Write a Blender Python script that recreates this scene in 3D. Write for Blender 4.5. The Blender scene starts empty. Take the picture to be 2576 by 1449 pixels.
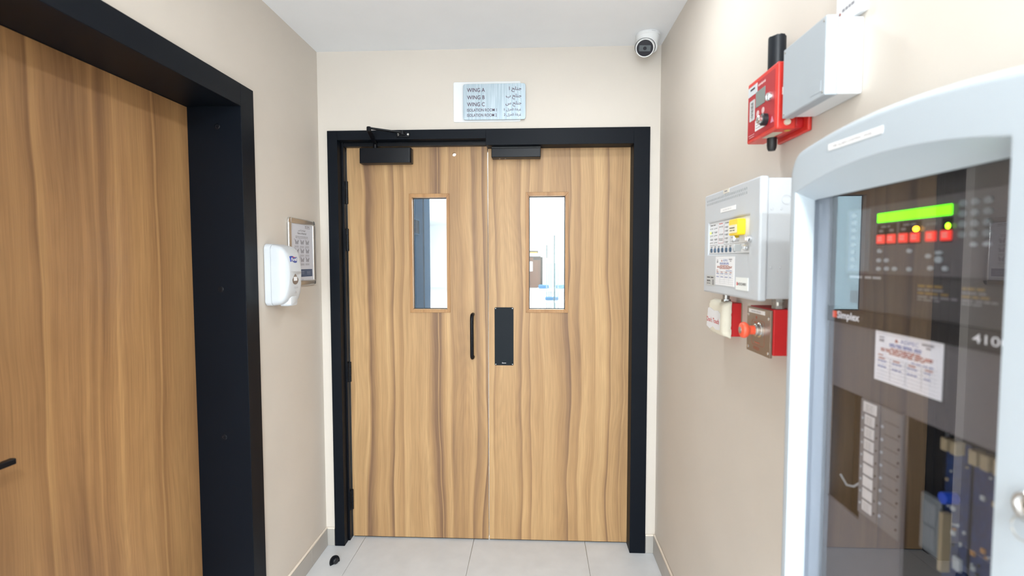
import bpy, bmesh, math, random
from mathutils import Vector, Matrix
random.seed(7)
SC = bpy.context.scene
COL = SC.collection
PI = math.pi

# ------------------------------------------------------------------ camera, world, light, exposure
XL, XR, ZC = -1.1119, 0.6642, 2.6398          # corridor walls and ceiling
YB = -6.6                                       # back end of the corridor
cam_d = bpy.data.cameras.new('camera')
cam = bpy.data.objects.new('camera', cam_d)
COL.objects.link(cam)
SC.camera = cam
yaw, pitch, roll = 0.0463, -0.0529, -0.0014
fw = Vector((-math.sin(yaw)*math.cos(pitch), math.cos(yaw)*math.cos(pitch), math.sin(pitch)))
rt = Vector((math.cos(yaw), math.sin(yaw), 0))
up = rt.cross(fw)
r2 = rt*math.cos(roll)+up*math.sin(roll)
u2 = -rt*math.sin(roll)+up*math.cos(roll)
M = Matrix((r2, u2, -fw)).transposed().to_4x4()
M.translation = Vector((0.0317, -2.7, 1.5523))
cam.matrix_world = M
cam_d.sensor_fit = 'HORIZONTAL'
cam_d.sensor_width = 36.0
cam_d.lens = 36.0*1297.32/2576
cam_d.clip_start = 0.02
cam_d.clip_end = 200
cam_d.dof.use_dof = True
cam_d.dof.focus_distance = 2.55
cam_d.dof.aperture_fstop = 2.8

world = bpy.data.worlds.new('world')
SC.world = world
world.use_nodes = True
wn = world.node_tree.nodes['Background']
wn.inputs[0].default_value = (0.80, 0.90, 1.0, 1)
wn.inputs[1].default_value = 1.0

vs = SC.view_settings
vs.view_transform = 'Standard'
vs.look = 'None'
vs.gamma = 1.0
vs.use_curve_mapping = False
vs.exposure = 0.24


def area(name, loc, rot, sx, sy, power, color):
    d = bpy.data.lights.new(name, 'AREA')
    d.shape = 'RECTANGLE'
    d.size, d.size_y = sx, sy
    d.energy = power
    d.color = color
    o = bpy.data.objects.new(name, d)
    o.location = loc
    o.rotation_euler = rot
    COL.objects.link(o)
    return o


# added frontal fill light, set at an assumed window behind the camera
area('back_fill_light', (-0.60, YB+0.05, 1.5), (PI/2, 0, 0), 0.74, 2.0, 75, (0.76, 0.90, 1.0))
# light in the hall behind the double doors
for y, p in ((2.6, 440), (6.5, 470), (12.0, 370), (17.5, 260), (23.0, 180)):
    area('hall_light', (1.5, y, 3.35), (0, 0, 0), 3.0, 3.2, p, (0.93, 0.97, 1.0))
for y, p in ((5.5, 420), (11.0, 420), (17.0, 300)):
    area('hall_light', (-4.2, y, 3.35), (0, 0, 0), 3.0, 3.2, p, (0.93, 0.97, 1.0))

# ------------------------------------------------------------------ materials
MATS = {}


def mat(name, color, rough=0.5, metal=0.0, emit=0.0, spec=0.5, bump=0.0, bscale=400.0, coat=0.0, var=0.0, vscale=6.0, ecol=None):
    if name in MATS:
        return MATS[name]
    m = bpy.data.materials.new(name)
    m.use_nodes = True
    nt = m.node_tree
    b = nt.nodes['Principled BSDF']
    b.inputs['Base Color'].default_value = (*color, 1)
    b.inputs['Roughness'].default_value = rough
    b.inputs['Metallic'].default_value = metal
    b.inputs['Specular IOR Level'].default_value = spec
    b.inputs['Coat Weight'].default_value = coat
    if emit:
        b.inputs['Emission Color'].default_value = (*(ecol or color), 1)
        b.inputs['Emission Strength'].default_value = emit
    tc = nt.nodes.new('ShaderNodeTexCoord')
    n = nt.nodes.new('ShaderNodeTexNoise')
    n.inputs['Scale'].default_value = vscale
    n.inputs['Detail'].default_value = 4
    nt.links.new(tc.outputs['Object'], n.inputs['Vector'])
    mr = nt.nodes.new('ShaderNodeMapRange')
    mr.inputs['From Min'].default_value = 0.3
    mr.inputs['From Max'].default_value = 0.7
    mr.inputs['To Min'].default_value = 1.0-var
    mr.inputs['To Max'].default_value = 1.0+var
    nt.links.new(n.outputs['Fac'], mr.inputs['Value'])
    vm = nt.nodes.new('ShaderNodeVectorMath')
    vm.operation = 'SCALE'
    vm.inputs[0].default_value = color
    nt.links.new(mr.outputs['Result'], vm.inputs['Scale'])
    nt.links.new(vm.outputs['Vector'], b.inputs['Base Color'])
    if bump:
        nb = nt.nodes.new('ShaderNodeTexNoise')
        nb.inputs['Scale'].default_value = bscale
        nb.inputs['Detail'].default_value = 3
        nt.links.new(tc.outputs['Object'], nb.inputs['Vector'])
        bp = nt.nodes.new('ShaderNodeBump')
        bp.inputs['Strength'].default_value = bump
        bp.inputs['Distance'].default_value = 0.001
        nt.links.new(nb.outputs['Fac'], bp.inputs['Height'])
        nt.links.new(bp.outputs['Normal'], b.inputs['Normal'])
    MATS[name] = m
    return m


def glass_mat(name, tint, rough=0.0, boost=1.0):
    m = bpy.data.materials.new(name)
    m.use_nodes = True
    nt = m.node_tree
    nt.nodes.clear()
    out = nt.nodes.new('ShaderNodeOutputMaterial')
    tr = nt.nodes.new('ShaderNodeBsdfTransparent')
    tr.inputs[0].default_value = (*tint, 1)
    gl = nt.nodes.new('ShaderNodeBsdfGlossy')
    gl.inputs['Roughness'].default_value = rough
    gl.inputs['Color'].default_value = (1, 1, 1, 1)
    fr = nt.nodes.new('ShaderNodeFresnel')
    fr.inputs['IOR'].default_value = 1.5
    mu = nt.nodes.new('ShaderNodeMath')
    mu.operation = 'MULTIPLY'
    mu.use_clamp = True
    mu.inputs[1].default_value = boost
    nt.links.new(fr.outputs[0], mu.inputs[0])
    mx = nt.nodes.new('ShaderNodeMixShader')
    nt.links.new(mu.outputs[0], mx.inputs[0])
    nt.links.new(tr.outputs[0], mx.inputs[1])
    nt.links.new(gl.outputs[0], mx.inputs[2])
    nt.links.new(mx.outputs[0], out.inputs[0])
    return m


def wood_mat(name, seed, light, mid, dark, across=9.0, rough=0.42):
    m = bpy.data.materials.new(name)
    m.use_nodes = True
    nt = m.node_tree
    N, L = nt.nodes, nt.links
    b = N['Principled BSDF']
    tc = N.new('ShaderNodeTexCoord')
    sx = N.new('ShaderNodeSeparateXYZ')
    L.new(tc.outputs['Object'], sx.inputs[0])

    def math_(op, a, c, clamp=False):
        n = N.new('ShaderNodeMath')
        n.operation = op
        n.use_clamp = clamp
        for i, v in enumerate((a, c)):
            if isinstance(v, (int, float)):
                n.inputs[i].default_value = v
            else:
                L.new(v, n.inputs[i])
        return n.outputs[0]

    def noise(u, v, su, sv, off, detail=2.0, rgh=0.5):
        c = N.new('ShaderNodeCombineXYZ')
        L.new(math_('MULTIPLY', u, su), c.inputs[0])
        L.new(math_('MULTIPLY', v, sv), c.inputs[1])
        c.inputs[2].default_value = off
        n = N.new('ShaderNodeTexNoise')
        n.inputs['Scale'].default_value = 1.0
        n.inputs['Detail'].default_value = detail
        n.inputs['Roughness'].default_value = rgh
        L.new(c.outputs[0], n.inputs['Vector'])
        return n.outputs['Fac']

    u = math_('ADD', sx.outputs[0], sx.outputs[1])
    v = sx.outputs[2]
    w1 = noise(u, v, 2.2, 0.9, seed+5.1, 2)
    uw = math_('ADD', u, math_('MULTIPLY', math_('SUBTRACT', w1, 0.5), 0.11))
    w2 = noise(u, v, 7.0, 1.9, seed+8.3, 2)
    uw = math_('ADD', uw, math_('MULTIPLY', math_('SUBTRACT', w2, 0.5), 0.022))
    # strips of growth: dark against one sharp edge, fading to pale
    wid = noise(uw, v, 6.0, 0.0, seed+21.0, 2)
    ph = math_('ADD', math_('MULTIPLY', uw, across), math_('MULTIPLY', wid, 3.2))
    saw = math_('FRACT', ph, 0)
    idx = math_('FLOOR', ph, 0)
    wn_ = N.new('ShaderNodeTexWhiteNoise')
    wn_.noise_dimensions = '1D'
    L.new(math_('ADD', idx, seed), wn_.inputs['W'])
    amp = math_('ADD', 0.2, math_('MULTIPLY', wn_.outputs['Value'], 0.8))
    wn3 = N.new('ShaderNodeTexWhiteNoise')
    wn3.noise_dimensions = '1D'
    L.new(math_('ADD', idx, seed+91.7), wn3.inputs['W'])
    flip = math_('GREATER_THAN', wn3.outputs['Value'], 0.45)
    sw = math_('ADD', math_('MULTIPLY', saw, flip), math_('MULTIPLY', math_('SUBTRACT', 1.0, saw), math_('SUBTRACT', 1.0, flip)))
    edge = math_('MULTIPLY', math_('POWER', sw, 1.4), amp)
    soft = math_('MULTIPLY', math_('MINIMUM', saw, math_('SUBTRACT', 1.0, saw)), 8.0, True)   # blur the sharp edge a little
    edge = math_('MULTIPLY', edge, soft)
    wn2 = N.new('ShaderNodeTexWhiteNoise')
    wn2.noise_dimensions = '1D'
    L.new(math_('ADD', idx, seed+57.3), wn2.inputs['W'])
    band = noise(uw, v, across*0.9, 0.30, seed, 3.0, 0.62)
    blot = noise(u, v, 3.0, 1.2, seed+31.0, 2, 0.6)
    f = math_('ADD', 0.67, math_('MULTIPLY', math_('SUBTRACT', band, 0.5), 0.70))
    f = math_('SUBTRACT', f, math_('MULTIPLY', edge, 0.60))
    f = math_('ADD', f, math_('MULTIPLY', math_('SUBTRACT', blot, 0.5), 0.28))
    f = math_('ADD', f, math_('MULTIPLY', math_('SUBTRACT', wn2.outputs['Value'], 0.5), 0.20))
    ramp = N.new('ShaderNodeValToRGB')
    L.new(f, ramp.inputs[0])
    e = ramp.color_ramp.elements
    e[0].position = 0.22
    e[0].color = (*dark, 1)
    e[1].position = 0.80
    e[1].color = (*light, 1)
    x = e.new(0.50)
    x.color = (*mid, 1)
    # growth rings: contour lines of a slow stretched field
    ring_f = noise(uw, v, 6.0, 0.5, seed+11.0, 1)
    rg = math_('SINE', math_('MULTIPLY', ring_f, 170.0), 0)
    rg = math_('MULTIPLY', rg, 0.028)
    fine = noise(uw, v, 420.0, 9.0, seed+2.0, 2)
    mids = noise(uw, v, 190.0, 2.2, seed+4.0, 2)
    k = math_('ADD', 1.0, rg)
    k = math_('ADD', k, math_('MULTIPLY', math_('SUBTRACT', fine, 0.5), 0.36))
    k = math_('ADD', k, math_('MULTIPLY', math_('SUBTRACT', mids, 0.5), 0.40))
    mixn = N.new('ShaderNodeVectorMath')
    mixn.operation = 'SCALE'
    L.new(ramp.outputs[0], mixn.inputs[0])
    L.new(k, mixn.inputs['Scale'])
    L.new(mixn.outputs['Vector'], b.inputs['Base Color'])
    b.inputs['Roughness'].default_value = rough
    b.inputs['Specular IOR Level'].default_value = 0.35
    bp = N.new('ShaderNodeBump')
    bp.inputs['Strength'].default_value = 0.12
    bp.inputs['Distance'].default_value = 0.0005
    L.new(fine, bp.inputs['Height'])
    L.new(bp.outputs['Normal'], b.inputs['Normal'])
    return m


def brushed_mat(name):
    m = bpy.data.materials.new(name)
    m.use_nodes = True
    nt = m.node_tree
    N, L = nt.nodes, nt.links
    b = N['Principled BSDF']
    b.inputs['Metallic'].default_value = 0.35
    tc = N.new('ShaderNodeTexCoord')
    mp = N.new('ShaderNodeMapping')
    mp.inputs['Scale'].default_value = (120, 1, 6)
    L.new(tc.outputs['Object'], mp.inputs[0])
    n = N.new('ShaderNodeTexNoise')
    n.inputs['Scale'].default_value = 1
    n.inputs['Detail'].default_value = 3
    L.new(mp.outputs[0], n.inputs['Vector'])
    r = N.new('ShaderNodeValToRGB')
    r.color_ramp.elements[0].color = (0.34, 0.43, 0.50, 1)
    r.color_ramp.elements[1].color = (0.50, 0.585, 0.65, 1)
    r.color_ramp.elements[0].position = 0.3
    r.color_ramp.elements[1].position = 0.7
    L.new(n.outputs['Fac'], r.inputs[0])
    L.new(r.outputs[0], b.inputs['Base Color'])
    b.inputs['Roughness'].default_value = 0.42
    bp = N.new('ShaderNodeBump')
    bp.inputs['Strength'].default_value = 0.2
    bp.inputs['Distance'].default_value = 0.0004
    L.new(n.outputs['Fac'], bp.inputs['Height'])
    L.new(bp.outputs['Normal'], b.inputs['Normal'])
    return m


WALL = mat('beige_wall_paint', (0.655, 0.60, 0.54), 0.62, bump=0.15, bscale=500, var=0.02, vscale=3)
CEIL = mat('white_ceiling_paint', (0.86, 0.875, 0.90), 0.8, bump=0.1, bscale=300, var=0.01)
TILE = mat('floor_tile_porcelain', (0.63, 0.64, 0.66), 0.38, bump=0.05, bscale=200, var=0.05, vscale=9)
GROUT = mat('tile_grout', (0.42, 0.38, 0.33), 0.9)
SKIRT = mat('skirting_tile', (0.44, 0.415, 0.385), 0.4, var=0.05, vscale=9)
BEAD = mat('skirting_sealant', (0.78, 0.70, 0.61), 0.7)
BLACK = mat('black_frame_paint', (0.004, 0.006, 0.010), 0.45, spec=0.12, bump=0.06, bscale=900)
BLACKMET = mat('black_metal', (0.005, 0.006, 0.009), 0.32, spec=0.2)
BLACKPL = mat('black_plastic', (0.010, 0.011, 0.014), 0.45)
WOOD_A = wood_mat('wood_laminate_one', 1.3, (0.525, 0.335, 0.163), (0.390, 0.230, 0.106), (0.215, 0.120, 0.065), 13.0)
WOOD_B = wood_mat('wood_laminate_two', 17.9, (0.525, 0.335, 0.163), (0.390, 0.230, 0.106), (0.215, 0.120, 0.065), 13.0)
WOOD_C = wood_mat('wood_laminate_three', 41.2, (0.46, 0.262, 0.112), (0.325, 0.172, 0.074), (0.150, 0.073, 0.035), 7.5, 0.40)
BEADWOOD = wood_mat('glazing_bead_wood', 70.0, (0.43, 0.235, 0.098), (0.38, 0.20, 0.08), (0.31, 0.155, 0.062), 20.0)
GLASS = glass_mat('clear_glazing', (0.93, 0.97, 0.98), 0.0, 1.0)
SMOKE = glass_mat('smoked_cabinet_glazing', (0.94, 0.94, 0.96), 0.0, 0.14)
CLEARPL = glass_mat('clear_plastic', (0.75, 0.70, 0.62), 0.05, 1.0)
WHITE = mat('white_plastic', (0.80, 0.82, 0.84), 0.35)
WHITECAM = mat('white_camera_shell', (0.80, 0.81, 0.82), 0.35)
LGREY = mat('light_grey_enclosure', (0.40, 0.445, 0.49), 0.42)
PGREY = mat('pale_grey_powder_coat', (0.52, 0.545, 0.58), 0.45, bump=0.12, bscale=1500)
BEZEL = mat('pale_blue_grey_bezel', (0.43, 0.485, 0.54), 0.42, bump=0.05, bscale=1200)
PAPER = mat('white_paper', (0.83, 0.83, 0.85), 0.6)
STRIPW = mat('white_label_tape', (0.88, 0.88, 0.89), 0.5)
INKD = mat('dark_ink', (0.04, 0.035, 0.045), 0.6)
INKG = mat('grey_ink', (0.26, 0.25, 0.28), 0.6)
INKR = mat('red_ink', (0.42, 0.11, 0.07), 0.6)
INKB = mat('blue_ink', (0.16, 0.20, 0.45), 0.6)
INKRED = mat('bright_red_ink', (0.65, 0.03, 0.04), 0.6)
NAVY = mat('poster_navy', (0.07, 0.105, 0.19), 0.5)
PURP = mat('dark_purple_lettering', (0.075, 0.03, 0.06), 0.5)
ALU = mat('aluminium', (0.62, 0.61, 0.60), 0.30, 0.9)
CHROME = mat('chrome', (0.75, 0.75, 0.75), 0.15, 1.0)
STEEL = mat('galvanised_steel', (0.45, 0.45, 0.44), 0.38, 0.9)
PLATE = mat('stainless_plate', (0.34, 0.28, 0.235), 0.38, 0.75)
RED = mat('red_enclosure', (0.66, 0.035, 0.025), 0.38)
REDD = mat('red_backbox', (0.55, 0.012, 0.016), 0.5)
REDFACE = mat('red_face_film', (0.43, 0.02, 0.03), 0.45)
ORANGE = mat('orange_red_button', (0.85, 0.11, 0.05), 0.4)
YELLOW = mat('yellow_tag', (0.95, 0.65, 0.01), 0.45)
GOLD = mat('yellow_tape', (0.60, 0.42, 0.05), 0.5)
CREAMTAPE = mat('masking_tape', (0.82, 0.78, 0.66), 0.7, bump=0.3, bscale=90)
BLUEBTN = mat('dark_blue_button', (0.05, 0.10, 0.17), 0.4)
PURELLB = mat('logo_blue', (0.01, 0.045, 0.30), 0.4)
LOGOR = mat('logo_red', (0.70, 0.03, 0.04), 0.4)
DPANEL = mat('dark_grey_panel', (0.11, 0.103, 0.106), 0.6)
DPANEL2 = mat('charcoal_panel', (0.055, 0.052, 0.052), 0.6)
DBLACK = mat('black_interior', (0.012, 0.010, 0.009), 0.7)
LCDG = mat('green_lcd', (0.10, 0.75, 0.02), 0.5, emit=3.0, ecol=(0.12, 0.92, 0.0))
REDB = mat('red_key', (0.60, 0.045, 0.04), 0.45, emit=0.9, ecol=(0.75, 0.035, 0.02))
AMBER = mat('amber_led', (1.0, 0.45, 0.02), 0.4, emit=14.0, ecol=(1.0, 0.42, 0.01))
GREENL = mat('green_led', (0.35, 0.95, 0.03), 0.4, emit=10.0, ecol=(0.30, 0.95, 0.01))
KEYG = mat('grey_key', (0.36, 0.40, 0.42), 0.5)
PCB = mat('blue_circuit_board', (0.006, 0.022, 0.085), 0.45, var=0.35, vscale=120)
CREAM = mat('cream_connector', (0.30, 0.245, 0.15), 0.55)
BLUECOMP = mat('blue_component', (0.012, 0.06, 0.42), 0.4)
LCDGREY = mat('grey_display', (0.20, 0.235, 0.225), 0.25)
HALLW = mat('hall_white_paint', (0.85, 0.87, 0.88), 0.7)
HALLF = mat('hall_floor', (0.78, 0.78, 0.77), 0.4)
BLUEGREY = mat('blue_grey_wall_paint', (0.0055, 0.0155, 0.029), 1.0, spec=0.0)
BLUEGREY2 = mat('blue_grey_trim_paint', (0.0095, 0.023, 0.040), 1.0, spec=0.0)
PALEBLUE = mat('pale_passage_paint', (0.62, 0.80, 0.86), 0.7)
TEAL = mat('glass_edge_teal', (0.006, 0.028, 0.034), 0.5, spec=0.1)
BLUECLOTH = mat('blue_cloth', (0.008, 0.075, 0.16), 0.8, spec=0.1)
LENSM = mat('camera_face_black', (0.008, 0.007, 0.014), 0.28)
LENSW = mat('camera_window_grey', (0.10, 0.115, 0.125), 0.3)
BRUSHED = brushed_mat('brushed_sign_metal')
WARMHALL = wood_mat('far_door_wood', 5.0, (0.140, 0.046, 0.020), (0.115, 0.038, 0.016), (0.09, 0.028, 0.011), 6.0)
LAMPM = mat('lamp_diffuser', (1, 1, 1), 0.5, emit=12.0, ecol=(1.0, 0.97, 0.92))
BROWNWIN = mat('brown_refill', (0.16, 0.11, 0.08), 0.4)

# ------------------------------------------------------------------ helpers


def F_R(X):
    return lambda a, z, n=0.0: Vector((X-n, a, z))


def F_L(X):
    return lambda a, z, n=0.0: Vector((X+n, a, z))


def F_E(Y):
    return lambda a, z, n=0.0: Vector((a, Y-n, z))


def F_D(Z):      # on a surface that faces down or up: a = x, z = y
    return lambda a, z, n=0.0: Vector((a, z, Z+n))


def wloc(o):
    v = Vector((0, 0, 0))
    while o is not None:
        v = v+o.location
        o = o.parent
    return v


def finish(bm, smooth=35):
    bmesh.ops.remove_doubles(bm, verts=bm.verts, dist=1e-7)
    bmesh.ops.recalc_face_normals(bm, faces=bm.faces)


def obj(name, bm, m, parent=None, smooth=35, bevel=0.0, origin=None, seg=2):
    """one mesh object; bm is in world coordinates"""
    finish(bm)
    me = bpy.data.meshes.new(name)
    if parent is not None:
        off = wloc(parent)
        loc = Vector((0, 0, 0))
    else:
        if origin is None:
            lo = Vector((min(v.co.x for v in bm.verts), min(v.co.y for v in bm.verts), min(v.co.z for v in bm.verts)))
            hi = Vector((max(v.co.x for v in bm.verts), max(v.co.y for v in bm.verts), max(v.co.z for v in bm.verts)))
            origin = Vector(((lo.x+hi.x)/2, (lo.y+hi.y)/2, lo.z))
        off = Vector(origin)
        loc = off
    bmesh.ops.translate(bm, verts=bm.verts, vec=-off)
    bm.to_mesh(me)
    bm.free()
    if smooth:
        for p in me.polygons:
            p.use_smooth = True
        me.set_sharp_from_angle(angle=math.radians(smooth))
    me.materials.append(m)
    o = bpy.data.objects.new(name, me)
    o.location = loc
    COL.objects.link(o)
    if parent is not None:
        o.parent = parent
    if bevel:
        bv = o.modifiers.new('bevel', 'BEVEL')
        bv.width = bevel
        bv.segments = seg
        bv.limit_method = 'ANGLE'
        bv.angle_limit = math.radians(40)
    return o


def thing(name, label, cat, loc, group=None, kind=None):
    o = bpy.data.objects.new(name, None)
    o.empty_display_size = 0.05
    o.location = loc
    COL.objects.link(o)
    tag(o, label, cat, group, kind)
    return o


def tag(o, label, cat, group=None, kind=None):
    o['label'] = label
    o['category'] = cat
    if group:
        o['group'] = group
    if kind:
        o['kind'] = kind
    return o


def box(bm, x0, x1, y0, y1, z0, z1):
    vs_ = [bm.verts.new((x, y, z)) for x in (x0, x1) for y in (y0, y1) for z in (z0, z1)]
    for f in ((0, 1, 3, 2), (4, 6, 7, 5), (0, 4, 5, 1), (2, 3, 7, 6), (0, 2, 6, 4), (1, 5, 7, 3)):
        bm.faces.new([vs_[i] for i in f])
    return bm


def B(*a):
    bm = bmesh.new()
    return box(bm, *a)


def rrect(a0, a1, z0, z1, r=0.0, seg=5):
    if a0 > a1:
        a0, a1 = a1, a0
    if r <= 0:
        return [(a0, z0), (a1, z0), (a1, z1), (a0, z1)]
    pts = []
    for cx, cz, s in ((a1-r, z0+r, -PI/2), (a1-r, z1-r, 0), (a0+r, z1-r, PI/2), (a0+r, z0+r, PI)):
        for i in range(seg+1):
            t = s+PI/2*i/seg
            pts.append((cx+r*math.cos(t), cz+r*math.sin(t)))
    return pts


def circ(ca, cz, r, n=20, rz=None):
    return [(ca+r*math.cos(2*PI*i/n), cz+(rz or r)*math.sin(2*PI*i/n)) for i in range(n)]


def prism(bm, F, pts, n0, n1):
    a = [bm.verts.new(F(p[0], p[1], n0)) for p in pts]
    b = [bm.verts.new(F(p[0], p[1], n1)) for p in pts]
    k = len(pts)
    bm.faces.new(a)
    bm.faces.new(b[::-1])
    for i in range(k):
        j = (i+1) % k
        bm.faces.new((a[i], a[j], b[j], b[i]))
    return bm


def P(F, pts, n0, n1):
    bm = bmesh.new()
    return prism(bm, F, pts, n0, n1)


def flat(bm, F, pts, n):
    bm.faces.new([bm.verts.new(F(p[0], p[1], n)) for p in pts])
    return bm


def ring(bm, F, outer, inner, n0, n1):
    k = len(outer)
    q = [[bm.verts.new(F(p[0], p[1], n)) for p in pts] for pts, n in ((outer, n0), (inner, n0), (inner, n1), (outer, n1))]
    for s in range(4):
        A, C = q[s], q[(s+1) % 4]
        for i in range(k):
            j = (i+1) % k
            bm.faces.new((A[i], A[j], C[j], C[i]))
    return bm


def cyl(bm, p0, p1, r0, r1=None, n=20, cap=True):
    p0, p1 = Vector(p0), Vector(p1)
    r1 = r0 if r1 is None else r1
    d = (p1-p0).normalized()
    a = d.orthogonal().normalized()
    b = d.cross(a)
    A = [bm.verts.new(p0+(a*math.cos(2*PI*i/n)+b*math.sin(2*PI*i/n))*r0) for i in range(n)]
    C = [bm.verts.new(p1+(a*math.cos(2*PI*i/n)+b*math.sin(2*PI*i/n))*r1) for i in range(n)]
    for i in range(n):
        j = (i+1) % n
        bm.faces.new((A[i], A[j], C[j], C[i]))
    if cap:
        bm.faces.new(A[::-1])
        bm.faces.new(C)
    return bm


def C_(*a, **k):
    bm = bmesh.new()
    return cyl(bm, *a, **k)


def lathe(bm, origin, axis, prof, n=28):
    """prof: list of (radius, distance along axis)"""
    o = Vector(origin)
    d = Vector(axis).normalized()
    a = d.orthogonal().normalized()
    b = d.cross(a)
    rows = []
    for r, h in prof:
        if r < 1e-6:
            rows.append([bm.verts.new(o+d*h)])
        else:
            rows.append([bm.verts.new(o+d*h+(a*math.cos(2*PI*i/n)+b*math.sin(2*PI*i/n))*r) for i in range(n)])
    for s in range(len(rows)-1):
        A, C = rows[s], rows[s+1]
        for i in range(n):
            j = (i+1) % n
            if len(A) == 1 and len(C) == 1:
                continue
            if len(A) == 1:
                bm.faces.new((A[0], C[i], C[j]))
            elif len(C) == 1:
                bm.faces.new((A[i], A[j], C[0]))
            else:
                bm.faces.new((A[i], A[j], C[j], C[i]))
    return bm


def tube(bm, pts, r, n=14):
    pts = [Vector(p) for p in pts]
    rows = []
    a = None
    for i, p in enumerate(pts):
        if i == 0:
            d = pts[1]-pts[0]
        elif i == len(pts)-1:
            d = pts[-1]-pts[-2]
        else:
            d = (pts[i+1]-pts[i]).normalized()+(pts[i]-pts[i-1]).normalized()
        d.normalize()
        a = d.orthogonal().normalized() if a is None else (a-d*a.dot(d)).normalized()
        b = d.cross(a)
        rows.append([bm.verts.new(p+(a*math.cos(2*PI*k/n)+b*math.sin(2*PI*k/n))*r) for k in range(n)])
    for s in range(len(rows)-1):
        for k in range(n):
            j = (k+1) % n
            bm.faces.new((rows[s][k], rows[s][j], rows[s+1][j], rows[s+1][k]))
    bm.faces.new(rows[0][::-1])
    bm.faces.new(rows[-1])
    return bm


def holed(F, a0, a1, z0, z1, holes, n0, n1):
    """rectangular plate with rectangular holes"""
    A = sorted({a0, a1, *[h[0] for h in holes], *[h[1] for h in holes]})
    Z = sorted({z0, z1, *[h[2] for h in holes], *[h[3] for h in holes]})
    A = [x for x in A if min(a0, a1) <= x <= max(a0, a1)]
    Z = [x for x in Z if z0 <= x <= z1]
    bm = bmesh.new()

    def solid(i, j):
        if i < 0 or j < 0 or i >= len(A)-1 or j >= len(Z)-1:
            return False
        ca, cz = (A[i]+A[i+1])/2, (Z[j]+Z[j+1])/2
        return not any(min(h[0], h[1]) < ca < max(h[0], h[1]) and h[2] < cz < h[3] for h in holes)

    V = {}

    def v(i, j, n):
        if (i, j, n) not in V:
            V[(i, j, n)] = bm.verts.new(F(A[i], Z[j], n))
        return V[(i, j, n)]

    for i in range(len(A)-1):
        for j in range(len(Z)-1):
            if not solid(i, j):
                continue
            for n in (n0, n1):
                bm.faces.new((v(i, j, n), v(i+1, j, n), v(i+1, j+1, n), v(i, j+1, n)))
            for di, dj, p, q in ((-1, 0, (i, j), (i, j+1)), (1, 0, (i+1, j), (i+1, j+1)), (0, -1, (i, j), (i+1, j)), (0, 1, (i, j+1), (i+1, j+1))):
                if not solid(i+di, j+dj):
                    bm.faces.new((v(*p, n0), v(*q, n0), v(*q, n1), v(*p, n1)))
    return bm


def text_bm(s, F, left, z0, right, z1, n=0.0, depth=0.0, weight=0.0, bm=None, keep=None):
    """lettering fitted into a rectangle of a surface"""
    c = bpy.data.curves.new('t', 'FONT')
    c.body = s
    c.resolution_u = 3
    c.offset = weight
    o = bpy.data.objects.new('t', c)
    COL.objects.link(o)
    dg = bpy.context.evaluated_depsgraph_get()
    dg.update()
    me = o.evaluated_get(dg).to_mesh()
    co = [v.co.copy() for v in me.vertices]
    fs = [tuple(p.vertices) for p in me.polygons]
    o.evaluated_get(dg).to_mesh_clear()
    bpy.data.objects.remove(o)
    bpy.data.curves.remove(c)
    x0, x1 = min(p.x for p in co), max(p.x for p in co)
    y0, y1 = min(p.y for p in co), max(p.y for p in co)
    bm = bm or bmesh.new()
    V = [bm.verts.new(F(left+(right-left)*(p.x-x0)/(x1-x0), z0+(z1-z0)*(p.y-y0)/(y1-y0), n)) for p in co]
    for f in fs:
        try:
            bm.faces.new([V[i] for i in f])
        except ValueError:
            pass
    return bm


def bars(bm, F, left, right, z, h, n, words=None, rnd=random, fill=1.0, gap=0.18):
    """a line of small unreadable print: word-like dashes"""
    w = right-left
    k = words or 4
    cuts = [rnd.uniform(0.6, 1.4) for _ in range(k)]
    tot = sum(cuts)
    x = left
    for c in cuts:
        ww = w*c/tot
        flat(bm, F, rrect(x, x+ww*(1-gap), z, z+h), n)
        x += ww
    return bm


def line_box(bm, F, a, b, z, h, n):
    return flat(bm, F, rrect(a, b, z, z+h), n)


def screw(parent, p, axis, r, m, name='screw', h=0.0015):
    bm = bmesh.new()
    lathe(bm, p, axis, [(0, -0.0005), (r, -0.0005), (r, h*0.4), (r*0.7, h), (0, h)], 10)
    return obj(name, bm, m, parent)


# ------------------------------------------------------------------ the setting
WT = 0.16
# floor: bed with joints + tiles as single pieces
fl = tag(obj('floor', B(XL, XR, YB, 0.16, -0.05, -0.004), GROUT), 'pale grey porcelain tile floor of the lobby', 'floor', kind='structure')
cols = [XL, -0.9235, -0.3115, 0.302, XR]
rows_ = [0.16]+[-0.4-0.6*i for i in range(10)]+[YB]
for i in range(4):
    for j in range(len(rows_)-1):
        g = 0.0013
        obj('tile', B(cols[i]+g, cols[i+1]-g, rows_[j+1]+g, rows_[j]-g, -0.012, 0.0), TILE, fl, bevel=0.0008, seg=1)

tag(obj('ceiling', B(XL-0.15, XR+0.15, YB-0.15, 0.16, ZC, ZC+0.08), CEIL), 'plain off-white plaster ceiling of the lobby', 'ceiling', kind='structure')
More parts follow.
